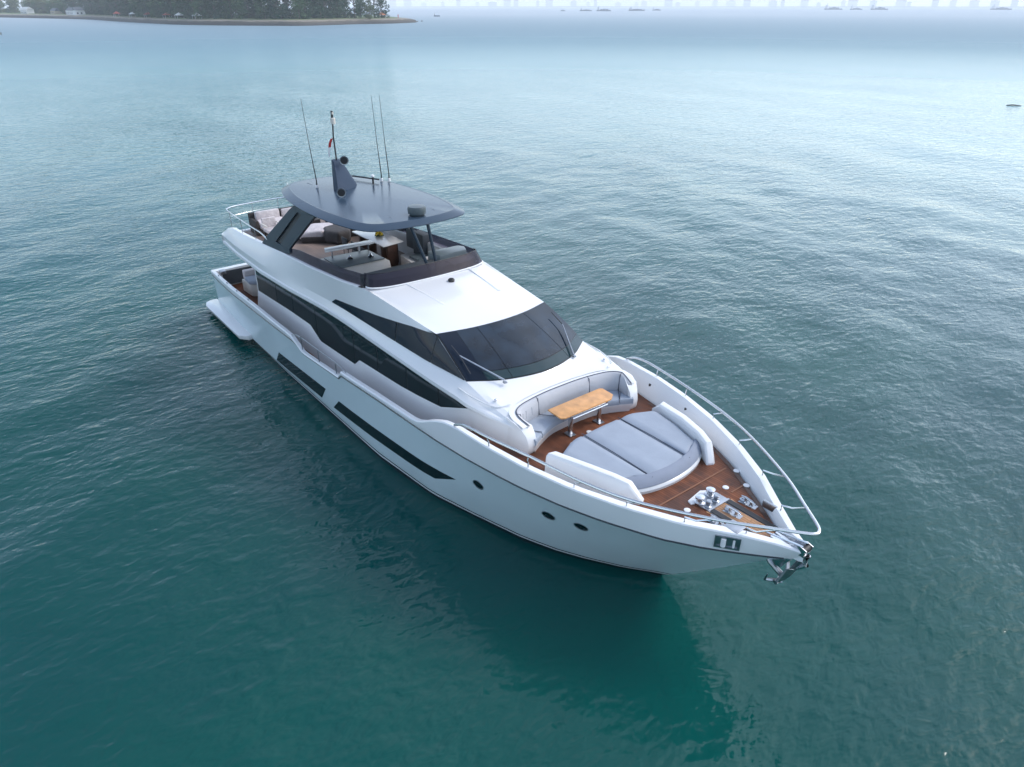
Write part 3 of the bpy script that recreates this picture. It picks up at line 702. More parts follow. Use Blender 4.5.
# swept mast fin
fin = MB(); lowr = [(11.05, -.62), (10.55, .36), (10.1, .6), (9.8, .1), (10.35, -.5)]; topr = [(10.15, -.26), (9.95, .0), (9.75, .2), (9.5, .14), (9.6, -.12)]
fin.grid([[(x, y, 6.90) for x, y in lowr], [(x, y, 7.85) for x, y in topr]], close_u=True); fin.add([(x, y, 7.85) for x, y in topr], [(0, 1, 2, 3, 4)])
fin.build('mast_fin', mat('fin_paint', (.016, .034, .065), .6, ior=1.3), ht_o, bevel=.03)
MB().tube([(9.85, -.02, 7.83), (9.8, -.02, 8.7), (9.8, .02, 9.2)], .03, 6).build('mast_pole', M['rubber'], ht_o)
MB().lathe([(.09, 0), (.09, .2), (.03, .22), (.03, .32), (.05, .33), (.05, .4), (.01, .41)], (9.8, .03, 9.1), 12).build('anchor_light', M['cream'], ht_o)
MB().tube([(9.8, .02, 9.3), (9.8, .02, 9.55)], .045, 6).build('mast_light_cap', M['rubber'], ht_o)
for p in ((10.2, .12, 7.92), (11.5, -.72, 7.12)):
    MB().lathe([(.03, -.18), (.04, 0), (.07, .12), (.165, .2), (.165, .21), (.13, .205)], p, 18, (.9, -.45, -.05)).build('horn', M['steel'], ht_o); MB().lathe([(.13, .2), (.13, .208), (.03, .209)], p, 18, (.9, -.45, -.05)).build('horn_mouth', M['rubber'], ht_o)
    MB().tube([(p[0] - .1, p[1] + .05, p[2]), (p[0] - .12, p[1] + .06, p[2] - .2)], .03, 6).build('horn_bracket', M['rubber'], ht_o)
for (x, y), tx, top in (((10.05, 1.64), 9.8, 10.0), ((10.23, 1.87), 9.99, 10.0), ((9.65, -.82), 9.2, 9.97)):
    zb = 6.93
    MB().tube([(x, y, zb), (x + .02, y, zb + .25), (x * .5 + tx * .5, y, (zb + top) / 2), (tx, y, top)], [.035, .022, .012, .007], 6).build('antenna', M['rubber'], ht_o)
    MB().lathe([(.06, 0), (.05, .1), (.03, .12)], (x, y, zb - .02), 10).build('antenna_base', M['paper'], ht_o)
MB().tube([(10.5, 1.05, 6.95), (10.5, 1.05, 7.25)], .04, 6).build('antenna_base', M['rubber'], ht_o)
MB().lathe([(.07, 0), (.07, .06), (.01, .08)], (10.5, 1.05, 7.22), 10).build('gps_receiver', M['paper'], ht_o)
MB().tube([(9.0, .95, 7.02), (10.2, 1.45, 7.02)], .03, 6).build('antenna_arm', M['rubber'], ht_o)
# small flag on the mast stay
MB().tube([(9.8, -.03, 8.7), (9.6, -.15, 7.3)], .006, 4).build('halyard', M['paper'], ht_o)
MB().slab([[(9.79, -.04, 8.62), (9.74, -.1, 8.45), (9.7, -.12, 8.3)], [(9.72, -.12, 8.58), (9.7, -.19, 8.42), (9.66, -.2, 8.28)]], (0, .006, 0)).build('courtesy_flag', M['red'], ht_o)
MB().slab([[(9.7, -.12, 8.3), (9.66, -.16, 8.1), (9.64, -.17, 7.95)], [(9.66, -.2, 8.28), (9.63, -.22, 8.1), (9.61, -.2, 7.93)]], (0, .006, 0)).build('courtesy_flag', M['paper'], ht_o)

# ---------------- rails
def rail(name, pts, r, posts, par, m='chrome', n=60, pr=.018, mid=None):
    o = MB().tube(smooth_path(pts, n), r, 8).build(name, M[m], par)
    for a in posts: MB().tube(a, pr, 6).build('stanchion', M[m], o)
    return o
# bow rail: one continuous rail, both sides meeting ahead of the stem
rp = [(21.95, 3.12, 3.46), (22.3, 3.1, 3.62), (22.7, 3.08, 3.68), (23.24, 3.01, 3.69), (24.49, 2.76, 3.71), (25.98, 2.44, 3.68), (27.18, 2.0, 3.66), (28.6, 1.2, 3.7), (29.45, .58, 3.72), (29.93, .22, 3.73), (30.08, .06, 3.73)]
full = [(x, -y, z) for x, y, z in rp] + [(x, y, z) for x, y, z in rp[::-1]]
posts = []
for b_, t_ in (((23.26, 3.0, 3.42), (23.24, 3.01, 3.69)), ((24.5, 2.78, 3.4), (24.49, 2.76, 3.71)), ((25.7, 2.44, 3.37), (25.98, 2.44, 3.68)), ((26.86, 1.97, 3.33), (27.18, 2.0, 3.66)), ((27.95, 1.37, 3.3), (28.6, 1.2, 3.7)), ((28.94, .61, 3.27), (29.52, .57, 3.72))):
    for s in (-1, 1):
        bx, by, bz = b_; tx, ty, tz = t_
        posts.append([(bx, s * by, bz - .02), (bx, s * by, bz + .14), (bx * .6 + tx * .4, s * (by * .7 + ty * .3 + .03), bz + .2), (tx, s * ty, tz)])
rail('bow_rail', full, .034, posts, Y, n=140)
# side gate rails
for s in (-1, 1):
    ps = [[(x, s * 3.27, ip(x, ZS) + .02), (x, s * 3.27, 2.57)] for x in (12.38, 13.8, 15.16)]
    rail('side_rail', [(11.5, s * 3.27, 2.32), (11.95, s * 3.27, 2.46), (12.75, s * 3.27, 2.54), (14, s * 3.27, 2.58), (15.2, s * 3.27, 2.64), (15.9, s * 3.27, 2.56)], .017, ps, Y, m='steel', n=12)
# flybridge aft rail
rp = [(8.6, 2.42, 4.72), (7.6, 2.45, 5.0), (6.4, 2.47, 5.05), (3.9, 2.5, 5.15), (3.4, 2.3, 5.17), (3.15, 1.6, 5.17), (3.0, 0, 5.17)]
full = [(x, -y, z) for x, y, z in rp] + [(x, y, z) for x, y, z in rp[-2::-1]]
ps = [[(x, y, 4.0), (x, y, z)] for x, y, z in ((3.5, -2.35, 5.16), (3.1, -1.2, 5.16), (3.0, 0, 5.16), (3.1, 1.2, 5.16), (3.5, 2.35, 5.16))] + [[(x, s * 2.45, 4.45), (x, s * 2.47, 5.05)] for s in (-1, 1) for x in (5.2, 6.8)]
rl = rail('aft_rail', full, .024, ps, Y, n=80, pr=.014)
MB().tube(smooth_path([(6.5, -2.44, 4.72), (4.0, -2.48, 4.8), (3.4, -2.2, 4.8), (3.1, -1.2, 4.8), (3.02, 0, 4.8), (3.1, 1.2, 4.8), (3.4, 2.2, 4.8), (4.0, 2.48, 4.8), (6.5, 2.44, 4.72)], 60), .007, 5).build('guard_wire', M['chrome'], rl)
# ensign on the aft rail
st = MB().tube([(3.0, .75, 4.6), (2.85, .62, 5.75)], .018, 6).build('flagstaff', M['paper'], Y)
MB().slab([[(2.88, .66, 5.55), (2.9, .7, 5.3), (2.95, .73, 5.0)], [(2.93, .75, 5.5), (2.97, .82, 5.25), (3.0, .83, 4.98)]], (.01, 0, 0)).build('ensign', M['red'], st)

# ---------------- foredeck lounge
BK = [(23.35, -1.86), (22.92, -1.9), (22.62, -1.58), (22.47, -.8), (22.44, 0), (22.47, .8), (22.62, 1.58), (22.92, 1.9), (23.35, 1.86)]
bk = smooth_path([(x, y, 0) for x, y in BK], 48)
FT = [(23.55, -1.76), (23.36, -1.4), (23.15, -.85), (23.1, -.4), (23.09, 0), (23.1, .4), (23.15, .85), (23.36, 1.4), (23.55, 1.76)]
ft = smooth_path([(x, y, 0) for x, y in FT], 48)
def outward(path, i):
    a = path[max(i - 1, 0)]; c = path[min(i + 1, len(path) - 1)]; d = (c - a).normalized(); return Vector((-d.y, d.x, 0)) * (1 if True else -1)
# backrest cushions, four lengths
def topz(i):
    return 3.77 if 6 < i < 42 else 3.62 + .025 * min(i, 48 - i)
sofa = MB()
# seat base
rows = []
for i in range(49):
    f = ft[i]; k = bk[i]
    rows.append([(k.x, k.y, 3.1), (f.x, f.y, 3.1), (f.x, f.y, 3.08), (f.x - .05, f.y * .98, 2.98), (f.x - .1, f.y * .97, 2.78)])
sofa.grid(rows)
# arm end caps: outer shell closing between house side and seat
for s in (-1, 1):
    prof = [(22.8, 3.72), (23.1, 3.69), (23.32, 3.58), (23.45, 3.4), (23.52, 3.15), (23.5, 2.95), (23.4, 2.78), (22.8, 2.78)]
    sofa.add([(x, s * 2.12 if x < 23.2 else s * (2.12 - .15 * (x - 23.2) / .3), z) for x, z in prof] + [(x, s * 1.82 if x < 23.3 else s * 1.70, z) for x, z in prof],
             [tuple(range(8)), tuple(range(8, 16))] + [(i, (i + 1) % 8, 8 + (i + 1) % 8, 8 + i) for i in range(8)])
sofa_o = sofa.build('foredeck_sofa', M['white'], Y, bevel=.035, ang=40)
# coaming strip between house top and cushions
rows = []
for i in range(49):
    p = bk[i]; q = outward(bk, i)
    if i in range(0, 49): rows.append([(p.x, p.y, topz(i) - .62), (p.x, p.y, topz(i) - .015), (p.x + q.x * .05, p.y + q.y * .05, topz(i) - .0), (p.x + q.x * .16, p.y + q.y * .16, topz(i) - .01)])
MB().grid(rows).build('sofa_coaming', M['white'], sofa_o)
for i0, i1 in ((0, 6), (6, 17), (17, 31), (31, 42), (42, 48)):
    rows = []
    for i in range(i0, i1 + 1):
        e = .01 if i == i0 else (-.01 if i == i1 else 0)
        p = bk[i]; q = outward(bk, i) * -1; tz = topz(i) - .01
        d = (bk[min(i + 1, 48)] - bk[max(i - 1, 0)]).normalized() * e
        puff = 0 if i in (i0, i1) else .02
        rows.append([(p.x + q.x * a + d.x, p.y + q.y * a + d.y, z) for a, z in ((.005, 3.24), (.005, tz), (.05, tz + .015), (.11, tz - .02), (.15 + puff, tz - .15), (.17 + puff, 3.4), (.16, 3.24))])
    b = MB().grid(rows, close_u=True); n = len(rows[0]); b.f.append(tuple(range(n))); b.f.append(tuple(range(len(b.v) - n, len(b.v))))
    b.build('backrest_cushion', M['cushion_back'], sofa_o, ang=50)
    rows = []
    for i in range(i0, i1 + 1):
        f = ft[i]; k = bk[i]; e = .008 if i == i0 else (-.008 if i == i1 else 0)
        def L(t, z): return (k.x + (f.x - k.x) * t + 0, k.y + (f.y - k.y) * t + e * 1.5, z)
        rows.append([L(.02, 3.1), L(.02, 3.24), L(.3, 3.26), L(.8, 3.27), L(.99, 3.25), L(1.03, 3.2), L(1.01, 3.1)])
    b = MB().grid(rows, close_u=True); n = len(rows[0]); b.f.append(tuple(range(n))); b.f.append(tuple(range(len(b.v) - n, len(b.v))))
    b.build('seat_cushion', M['cushion'], sofa_o, ang=50)
    if i0:
        k = bk[i0]; f = ft[i0]; q = outward(bk, i0) * -1
        MB().tube([(k.x + q.x * .01, k.y + q.y * .01, topz(i0) + .005), (k.x + q.x * .12, k.y + q.y * .12, topz(i0) - .02), (k.x + q.x * .19, k.y + q.y * .19, 3.3), (f.x, f.y, 3.28)], .011, 5).build('piping', M['piping'], sofa_o)
MB().tube([(p.x - outward(bk, i).x * .03, p.y - outward(bk, i).y * .03, topz(i) + .012) for i, p in enumerate(bk)], .012, 5).build('piping', M['piping'], sofa_o)
# pleats on the starboard curve cushion
for k in range(4):
    i = 9 + k * 2; p = bk[i]; q = outward(bk, i) * -1
    MB().tube([(p.x + q.x * .165, p.y + q.y * .165, 3.63), (p.x + q.x * .185, p.y + q.y * .185, 3.42)], .014, 5).build('pleat', M['cushion_back'], sofa_o)
# foredeck table
tb = MB().prism([(22.96, -.88), (23.5, -.9), (23.56, -.8), (23.57, .85), (23.42, 1.05), (23.0, 1.07), (22.94, 1.0)], 3.53, 3.57).build('foredeck_table', M['oak'], Y, bevel=.008)
MB().box((23.15, -.6, 3.44), (23.5, .8, 3.5)).build('table_frame', M['chrome'], tb, bevel=.01)
for y in (-.42, .62):
    MB().box((23.32, y - .05, 2.84), (23.4, y + .05, 3.46)).build('table_leg', M['chrome'], tb, bevel=.01)
    MB().box((23.22, y - .1, 2.836), (23.5, y + .1, 2.86)).build('table_foot', M['steel'], tb, bevel=.008)
MB().tube([(23.53, -.5, 3.42), (23.53, .75, 3.42)], .018, 6).build('table_rail', M['chrome'], tb)

# sunpad
SW = [(24.45, 1.80), (25.2, 1.66), (26.2, 1.36)]
base = MB(); fc = smooth_path([(26.12, -1.36, 0), (26.38, -.75, 0), (26.48, 0, 0), (26.38, .75, 0), (26.12, 1.36, 0)], 24)
poly = [(24.02, -1.0), (24.0, 0), (24.02, 1.0), (24.4, 1.75), (25.2, 1.62)] + [(p.x, p.y) for p in fc[::-1]] + [(25.2, -1.62), (24.4, -1.75)]
base.prism(poly, lambda p: deckz(p[0]) - .03, 3.14)
sp_o = base.build('sunpad_base', M['white'], Y, ang=30)
# curved silver fascia at the front
rows = []
for i, p in enumerate(fc):
    d = Vector((p.x - 23.5, p.y, 0)).normalized()
    dz = deckz(p.x)
    rows.append([(p.x + d.x * .06, p.y + d.y * .06, 3.12), (p.x + d.x * .13, p.y + d.y * .11, 3.09), (p.x + d.x * .17, p.y + d.y * .12, 3.04), (p.x + d.x * .16, p.y + d.y * .10, dz - .02)])
MB().grid(rows).build('sunpad_fascia', mat('silver_gelcoat', (.55, .57, .58), .2, coat=.4), sp_o)
def xb(y): return ip(y, [(-1.75, 24.4), (-1.0, 24.03), (0, 24.0), (1.0, 24.03), (1.75, 24.4)])
def xf(y): return ip(y, [(p.y, p.x) for p in fc]) + .05
def wid(x): return ip(x, [(24, 1.75), (25.2, 1.60), (26.1, 1.33), (26.6, 1.2)])
for ya, yb in ((-1.72, -.665), (-.635, .635), (.665, 1.72)):
    ys = lin(ya, yb, 9); rows = []
    nx = 20
    for y in ys:
        r0 = []
        for k in range(nx + 1):
            u = k / nx
            # outer cushions follow the arms inward towards the bow
            x = xb(y) + (xf(max(min(y, 1.3), -1.3)) - xb(y)) * u
            yy = y if abs(y) < .7 else math.copysign(min(abs(y), .66 + (abs(y) - .66) / (1.72 - .66) * (wid(x) - .66)), y)
            edge = min(u, 1 - u, (y - ya + .02) / 2, (yb - y + .02) / 2)
            r0.append((x, yy, 3.16 + .15 * min(1, (edge / .035)) ** .4 + .012 * math.sin(3 * u + y)))
        rows.append(r0)
    b = MB().grid(rows); b.grid([[(p[0], p[1], 3.10) for p in r] for r in rows], flip=True)
    n = nx + 1
    b.grid([rows[0], [(p[0], p[1], 3.10) for p in rows[0]]]); b.grid([rows[-1], [(p[0], p[1], 3.10) for p in rows[-1]]])
    b.grid([[r[0] for r in rows], [(r[0][0], r[0][1], 3.10) for r in rows]]); b.grid([[r[-1] for r in rows], [(r[-1][0], r[-1][1], 3.10) for r in rows]])
    b.build('sunpad_cushion', M['cushion'], sp_o, ang=60)
for y in (-.65, .65): MB().tube([(xb(y) + .02, y, 3.28), (25.2, y, 3.3), (xf(y) - .03, y, 3.28)], .012, 5).build('piping', M['piping'], sp_o)
# slightly darker front bolster of the pad
rows = [[(p.x - .16, p.y, 3.27), (p.x - .10, p.y, 3.325), (p.x + .0, p.y, 3.30), (p.x + .09, p.y * 1.01, 3.20), (p.x + .13, p.y * 1.02, 3.12), (p.x + .10, p.y * 1.02, 3.08)] for p in fc]
MB().grid(rows).build('sunpad_bolster', mat('slate_cushion_fabric', (.22, .25, .31), .8, var=.05), sp_o)
for s in (-1, 1):
    inn = [(24.42, 1.79), (25.3, 1.61), (26.0, 1.40), (26.36, 1.26), (26.62, 1.10)]; out = [(24.34, 2.12), (25.3, 1.90), (26.05, 1.66), (26.44, 1.50), (26.72, 1.30)]
    tz = [3.43, 3.50, 3.50, 3.44, 3.02]; rows = []
    for (ix, iy), (ox, oy), t in zip(inn, out, tz):
        dz = deckz(ix) - .03
        rows.append([(ix, s * iy, dz), (ix, s * iy, t - .05), (ix * .8 + ox * .2, s * (iy * .8 + oy * .2), t), (ix * .2 + ox * .8, s * (iy * .25 + oy * .75), t), (ox, s * (oy - .03), t - .07), (ox, s * (oy + .02), dz)])
    # rounded aft end
    a = rows[0]; pre = [(24.2 + .02 * k, p[1] * (.985), min(p[2], 3.25)) for k, p in enumerate(a)]
    rows = [pre] + rows
    b = MB().grid(rows); n = 6; b.f.append(tuple(range(n))); b.f.append(tuple(range(len(b.v) - n, len(b.v))))
    b.build('sunpad_arm', M['white'], sp_o, bevel=.02, ang=50)

# ---------------- bow gear
wl_o = MB().prism([(27.35, -.25), (27.38, .2), (27.5, .33), (27.85, .33), (27.85, -.36), (27.6, -.38), (27.45, -.36)], 3.0, 3.045).build('windlass', M['steel'], Y, bevel=.01)
MB().prism([(27.3, -.42), (27.22, .1), (27.36, .3), (27.5, .1), (27.5, -.3), (27.42, -.46)], 2.99, 3.03).build('windlass_plate', M['paper'], wl_o, bevel=.01)
for x, y, k in ((27.47, .14, .95), (27.5, -.27, .95), (27.7, .05, .62), (27.72, -.25, .6)):
    MB().lathe([(.13 * k, 0), (.13 * k, .03), (.08 * k, .05), (.08 * k, .10), (.11 * k, .13), (.11 * k, .16), (.05, .18), (.01, .181)], (x, y, 3.03), 18).build('capstan', M['steel'] if k < .8 else M['chrome'], wl_o)
for s in (-1, 1):
    tr = MB().box((27.8, s * .28 - .09, 3.0), (29.32, s * .28 + .09, 3.035)).build('chain_track', M['steel'], Y)
    MB().box((27.86, s * .28 - .07, 3.03), (29.28, s * .28 + .07, 3.05)).build('chain', M['rubber'], tr)
def cleat(x, y, z, rz, par):
    c = MB(); d = Vector((math.cos(rz), math.sin(rz), 0)); q = Vector((-d.y, d.x, 0)); o = Vector((x, y, z))
    c.tube([o - d * .2 + Vector((0, 0, .09)), o - d * .1 + Vector((0, 0, .11)), o + d * .1 + Vector((0, 0, .11)), o + d * .2 + Vector((0, 0, .09))], [.018, .03, .03, .018], 8)
    for k in (-.08, .08): c.lathe([(.05, 0), (.03, .04), (.03, .1)], o + d * k, 10)
    return c.build('cleat', M['chrome'], par)
for y in (.55, .0, -.55):
    MB().prism([(28.0, y - .1), (28.05, y + .08), (28.4, y + .1), (28.42, y - .06)], 3.015, 3.03).build('cleat_plate', M['steel'], Y)
    cleat(28.2, y, 3.03, R(-8 if y else 0), Y)
    c = MB().lathe([(.075, 0), (.075, .03), (.04, .06), (.01, .062)], (28.05, y + .02, 3.03), 12).build('chain_stopper', M['chrome'], Y)
for x, y in ((27.5, .68), (27.5, -.68), (27.24, 1.44), (27.75, 1.12), (26.6, 1.98), (26.6, -1.98), (23.6, .05)):
    MB().lathe([(.075, 0), (.075, .012), (.06, .018), (.01, .019)], (x, y, deckz(x) + .004), 16).build('deck_plate', M['paper'], Y)
for s in (-1, 1):
    # hawse fairlead through the bulwark
    x0 = 28.72; y0 = hb(x0)
    h = MB(); d = Vector((hb(28.9) - hb(28.5), 0, 0)); t = Vector((.4, s * (hb(28.92) - hb(28.52)), 0)).normalized(); nn = Vector((t.y, -t.x, 0)) * (1 if s < 0 else -1)
    nn = Vector((-t.y * s * -1, t.x * s * -1, 0))
    nn = Vector((0.86, s * .5, 0)) if True else nn
    nn = (nn - t * nn.dot(t)).normalized(); o = Vector((x0, s * (y0 - .02), 3.04)) + nn * .035
    u = Vector((0, 0, 1))
    def Q(a, b_, c_=0): return o + t * a + u * b_ + nn * c_
    fr_ = [(-.26, -.15), (.26, -.15), (.26, .15), (-.26, .15)]; ir = [(-.21, -.10), (.21, -.10), (.21, .10), (-.21, .10)]
    h.grid([[Q(*p, -.05) for p in fr_], [Q(*p, .012) for p in fr_], [Q(*p, .012) for p in ir], [Q(*p, -.06) for p in ir]], close_u=True)
    ho = h.build('hawse_frame', M['steel'], Y, ang=20)
    MB().add([Q(*p, -.012) for p in ir], [(0, 1, 2, 3)]).build('hawse_opening', M['steel'], ho)
    MB().tube([Q(-.08, -.1, 0), Q(-.08, .1, 0)], .055, 8).build('hawse_roller', M['paper'], ho)
    MB().tube([Q(.13, -.1, 0), Q(.13, .1, 0)], .025, 8).build('hawse_roller', M['paper'], ho)
    MB().box((28.5, s * (deckhb(28.5) + .0) - .1, 3.12), (28.85, s * (deckhb(28.7) + .0) + .1, 3.3)).build('bulwark_roller', M['steel'], Y, bevel=.03)
    for x in (23.2, 24.75): MB().box((x - .04, s * (hb(x) - .24) - .04, 3.1), (x + .04, s * (hb(x) - .24) + .04, 3.22)).build('bulwark_light', M['rubber'], Y, bevel=.01)
# stem head, roller and anchor
br = MB().prism([(29.2, -.12), (29.95, -.11), (29.95, .11), (29.2, .12)], 3.07, 3.12)
for s in (-1, 1): br.prism([(29.6, 3.1), (29.98, 3.08), (30.02, 3.26), (29.88, 3.3), (29.65, 3.2)], s * .12 - .012, s * .12 + .012, axis=1)
br_o = br.build('bow_roller', M['chrome'], Y, ang=25)
MB().tube([(29.93, -.11, 3.2), (29.93, .11, 3.2)], .075, 12).build('roller_wheel', M['rubber'], br_o)
for s in (-.09, .09): MB().tube([(29.1, s, 3.14), (29.7, s, 3.26), (29.92, s, 3.3)], .02, 6).build('roller_guide', M['chrome'], br_o)
MB().tube([(30.0, .0, 3.08), (30.02, 0, 2.85), (29.86, 0, 2.66)], [.07, .06, .05], 8).build('roller_cheek', M['chrome'], br_o)
an = MB()
an.tube([(29.96, 0, 3.05), (29.86, 0, 2.8), (29.75, 0, 2.5), (29.62, 0, 2.28)], [.05, .055, .06, .07], 8)
for s in (-1, 1):
    an.slab([[(29.50, s * .0, 2.12), (29.66, s * .05, 2.25), (29.84, s * .12, 2.68)], [(29.45, s * .12, 2.10), (29.6, s * .30, 2.24), (29.72, s * .22, 2.66)]], (.05, 0, .01))
    an.tube([(29.64, s * .1, 2.2), (29.45, s * .42, 2.3), (29.5, s * .46, 2.5)], [.05, .035, .01], 6)
an.tube([(29.62, -.3, 2.25), (29.62, .3, 2.25)], .05, 8)
an.tube([(29.62, 0, 2.25), (29.3, -.1, 2.5), (29.2, -.1, 2.62)], [.07, .05, .04], 8)
an.build('anchor', M['steel'], Y, ang=30)
MB().prism([(29.2, 2.45), (29.55, 2.5), (29.75, 2.86), (29.5, 2.78)], -.1, .1, axis=1).build('anchor_guard', M['chrome'], Y, bevel=.02)

# ---------------- aft cockpit
dx = .75
ck = MB().prism([(2.15 + dx, -2.2), (2.15 + dx, 2.2), (3.1 + dx, 2.2), (3.5 + dx, 1.9), (3.55 + dx, 0), (3.5 + dx, -1.8), (3.2 + dx, -2.15)], 1.22, 1.80).build('cockpit_sofa', M['cream'], Y, bevel=.08)
MB().prism([(2.5 + dx, -2.15), (2.5 + dx, 2.15), (3.15 + dx, 2.2), (3.52 + dx, 1.9), (3.58 + dx, 0), (3.52 + dx, -1.85), (3.2 + dx, -2.2)], 1.81, 1.98).build('seat_cushion', M['cushion'], ck, bevel=.05)
MB().prism([(2.12 + dx, -2.1), (2.12 + dx, 2.1), (2.45 + dx, 2.1), (2.45 + dx, -2.1)], 1.81, 2.2).build('backrest_cushion', M['cover'], ck, bevel=.06)
MB().box((1.84, -2.7, 1.3), (1.9, 2.7, 1.95)).build('transom_panel', M['charcoal'], Y)
for s in (-1, 1):
    MB().box((1.95, s * 2.75 - .12, 1.95), (2.3, s * 2.75 + .12, 2.1)).build('aft_fairlead', M['steel'], Y, bevel=.02)
    for x in (2.8, 4.2, 5.6, 7.0): MB().lathe([(.02, 0), (.02, .06), (.035, .07), (.01, .08)], (x, s * (hb(x) - .06), zs(x) + .02), 8).build('fender_pin', M['steel'], Y)

# ================================================================== loose things on the flybridge
# U-shaped wicker sofa under white covers, right aft
t = thing('outdoor_sofa', 'dark wicker sofa half hidden under white covers at the aft end of the flybridge', 'sofa', (3.55, -.4, 3.95))
def loc(o, l):
    o.location = (-l[0], -l[1], -l[2]); return o
def bb(name, lo, hi, m, par, base_, bev=.04):
    return loc(MB().box(lo, hi).build(name, M[m], par, bevel=bev), base_)
P0 = (3.55, -.4, 3.95)
bb('sofa_frame', (3.25, -1.5, 3.97), (4.25, 1.4, 4.25), 'wicker', t, P0, .02)
bb('sofa_back', (3.2, -1.5, 4.25), (3.4, 1.4, 4.78), 'wicker', t, P0, .03)
bb('sofa_arm', (3.4, -1.52, 4.25), (4.2, -1.38, 4.6), 'wicker', t, P0, .03)
bb('cushion', (3.42, -1.3, 4.26), (3.66, -.2, 4.86), 'cover', t, P0, .09)
bb('cushion', (3.42, -.1, 4.26), (3.62, 1.2, 4.8), 'cover', t, P0, .09)
loc(MB().prism([(3.62, -1.3), (3.7, -.15), (4.25, -.1), (4.3, -1.35)], 4.2, lambda p: 4.55 if p[0] < 3.8 else 4.4).build('dust_cover', M['cover'], t, bevel=.12, seg=3), P0)
# covered dining chair beside it
P0 = (5.1, -1.1, 3.95)
t = thing('covered_chair', 'slatted armchair with white covers nearest the starboard aft pillar', 'chair', P0)
bb('seat', (4.75, -1.45, 4.3), (5.4, -.85, 4.45), 'cover', t, P0, .06); bb('backrest', (4.7, -1.45, 4.45), (4.82, -.85, 4.85), 'cover', t, P0, .04)
for x in (4.78, 5.34):
    for y in (-1.42, -.9): bb('leg', (x, y, 3.96), (x + .05, y + .05, 4.31), 'wicker', t, P0, 0)
for y in (-1.5, -.84): bb('armrest', (4.75, y, 4.6), (5.4, y + .06, 4.65), 'cream', t, P0, .01)
# lounger with white cover draped and dark pouf
P0 = (6.1, .4, 3.95)
t = thing('covered_lounger', 'low round lounger draped with a crumpled white sheet under the hardtop', 'lounger', P0)
loc(MB().prism([(5.3, -.3), (5.2, .7), (5.7, 1.3), (6.6, 1.1), (7.0, .4), (6.4, -.45)], 3.96, 4.22).build('base', M['wicker'], t, bevel=.08), P0)
loc(MB().prism([(5.25, -.35), (5.15, .7), (5.7, 1.35), (6.5, 1.1), (6.85, .35), (6.3, -.5)], lambda p: 4.1 + .05 * math.sin(9 * p[0]), lambda p: 4.42 + .08 * math.sin(5 * p[1])).build('sheet', M['cover'], t, bevel=.12, seg=3), P0)
P0 = (6.9, 1.0, 3.95)
o = loc(MB().prism([(6.3, .6), (6.15, 1.3), (6.8, 1.65), (7.5, 1.3), (7.6, .7), (7.0, .35)], 3.97, 4.5).build('pouf', M['brownfab'], None, bevel=.16, seg=4), (0, 0, 0))
tag(o, 'dark grey brown padded pouf in front of the white draped lounger', 'pouf'); 
P0 = (5.2, 1.7, 3.95)
t = thing('covered_bench', 'long bench with pale cover along the port side of the flybridge', 'bench', P0)
bb('base', (4.4, 1.55, 3.96), (6.8, 2.25, 4.3), 'wicker', t, P0); bb('cushion', (4.4, 1.5, 4.31), (6.8, 2.28, 4.55), 'cover', t, P0, .1)
# table
P0 = (10.1, 1.2, 3.95)
t = thing('dining_table', 'white rectangular table on dark wooden panels under the hardtop', 'table', P0)
loc(MB().prism([(8.9, .72), (11.5, .72), (11.35, 1.68), (9.4, 1.74), (8.95, 1.6)], 4.81, 4.85).build('tabletop', M['white'], t, bevel=.01), P0)
for x in (9.2, 11.0): bb('leg', (x, .85, 3.96), (x + .12, 1.55, 4.81), 'walnut', t, P0, .01)
bb('leg', (11.25, .95, 3.96), (11.4, 1.35, 4.8), 'walnut', t, P0, .01)
P0 = (10.17, 1.26, 4.85)
t = thing('flower_bunch', 'small bunch of yellow flowers lying on the white table', 'flowers', P0)
fb_ = MB()
for k in range(16):
    a = random.random() * 6.28; r = random.random() * .17; zc_ = .05 + random.random() * .18
    fb_.lathe([(.01, -.03), (.06, 0), (.055, .04), (.01, .06)], (10.17 + r * math.cos(a), 1.26 + r * math.sin(a), 4.85 + zc_), 7, (math.cos(a), math.sin(a), 1))
loc(fb_.build('petals', M['yellow'], t), P0)
lf = MB()
for k in range(9):
    a = k * .7; lf.slab([[(10.17, 1.26, 4.87), (10.17 + .12 * math.cos(a), 1.26 + .12 * math.sin(a), 4.93)], [(10.2, 1.27, 4.86), (10.2 + .2 * math.cos(a + .2), 1.26 + .2 * math.sin(a + .2), 4.87)]], (0, 0, .004))
loc(lf.build('leaves', M['leafg'], t), P0)
# chairs by the table: dark folding ones
def dark_chair(x, y, rz, lab):
    t = thing('folding_chair', lab, 'chair', (x, y, 3.95), 'dark chairs along the white table', rz)
    MB().box((-.22, -.22, .42), (.22, .22, .47)).build('seat', M['charcoal'], t, bevel=.015)
    MB().box((-.24, -.22, .55), (-.2, .22, .86)).build('backrest', M['charcoal'], t, bevel=.015)
    for sx in (-1, 1):
        for sy in (-1, 1): MB().tube([(sx * .2, sy * .2, 0.01), (sx * .18, sy * .2, .43 if sx > 0 else .86)], .015, 6).build('leg', M['wicker'], t)
dark_chair(9.4, .35, R(90), 'dark chair at the aft end of the white table, beside the wooden deck')
dark_chair(10.2, .35, R(90), 'dark chair at the middle of the white table, starboard side')
dark_chair(11.0, .3, R(90), 'dark chair nearest the bar counter, at the white table')
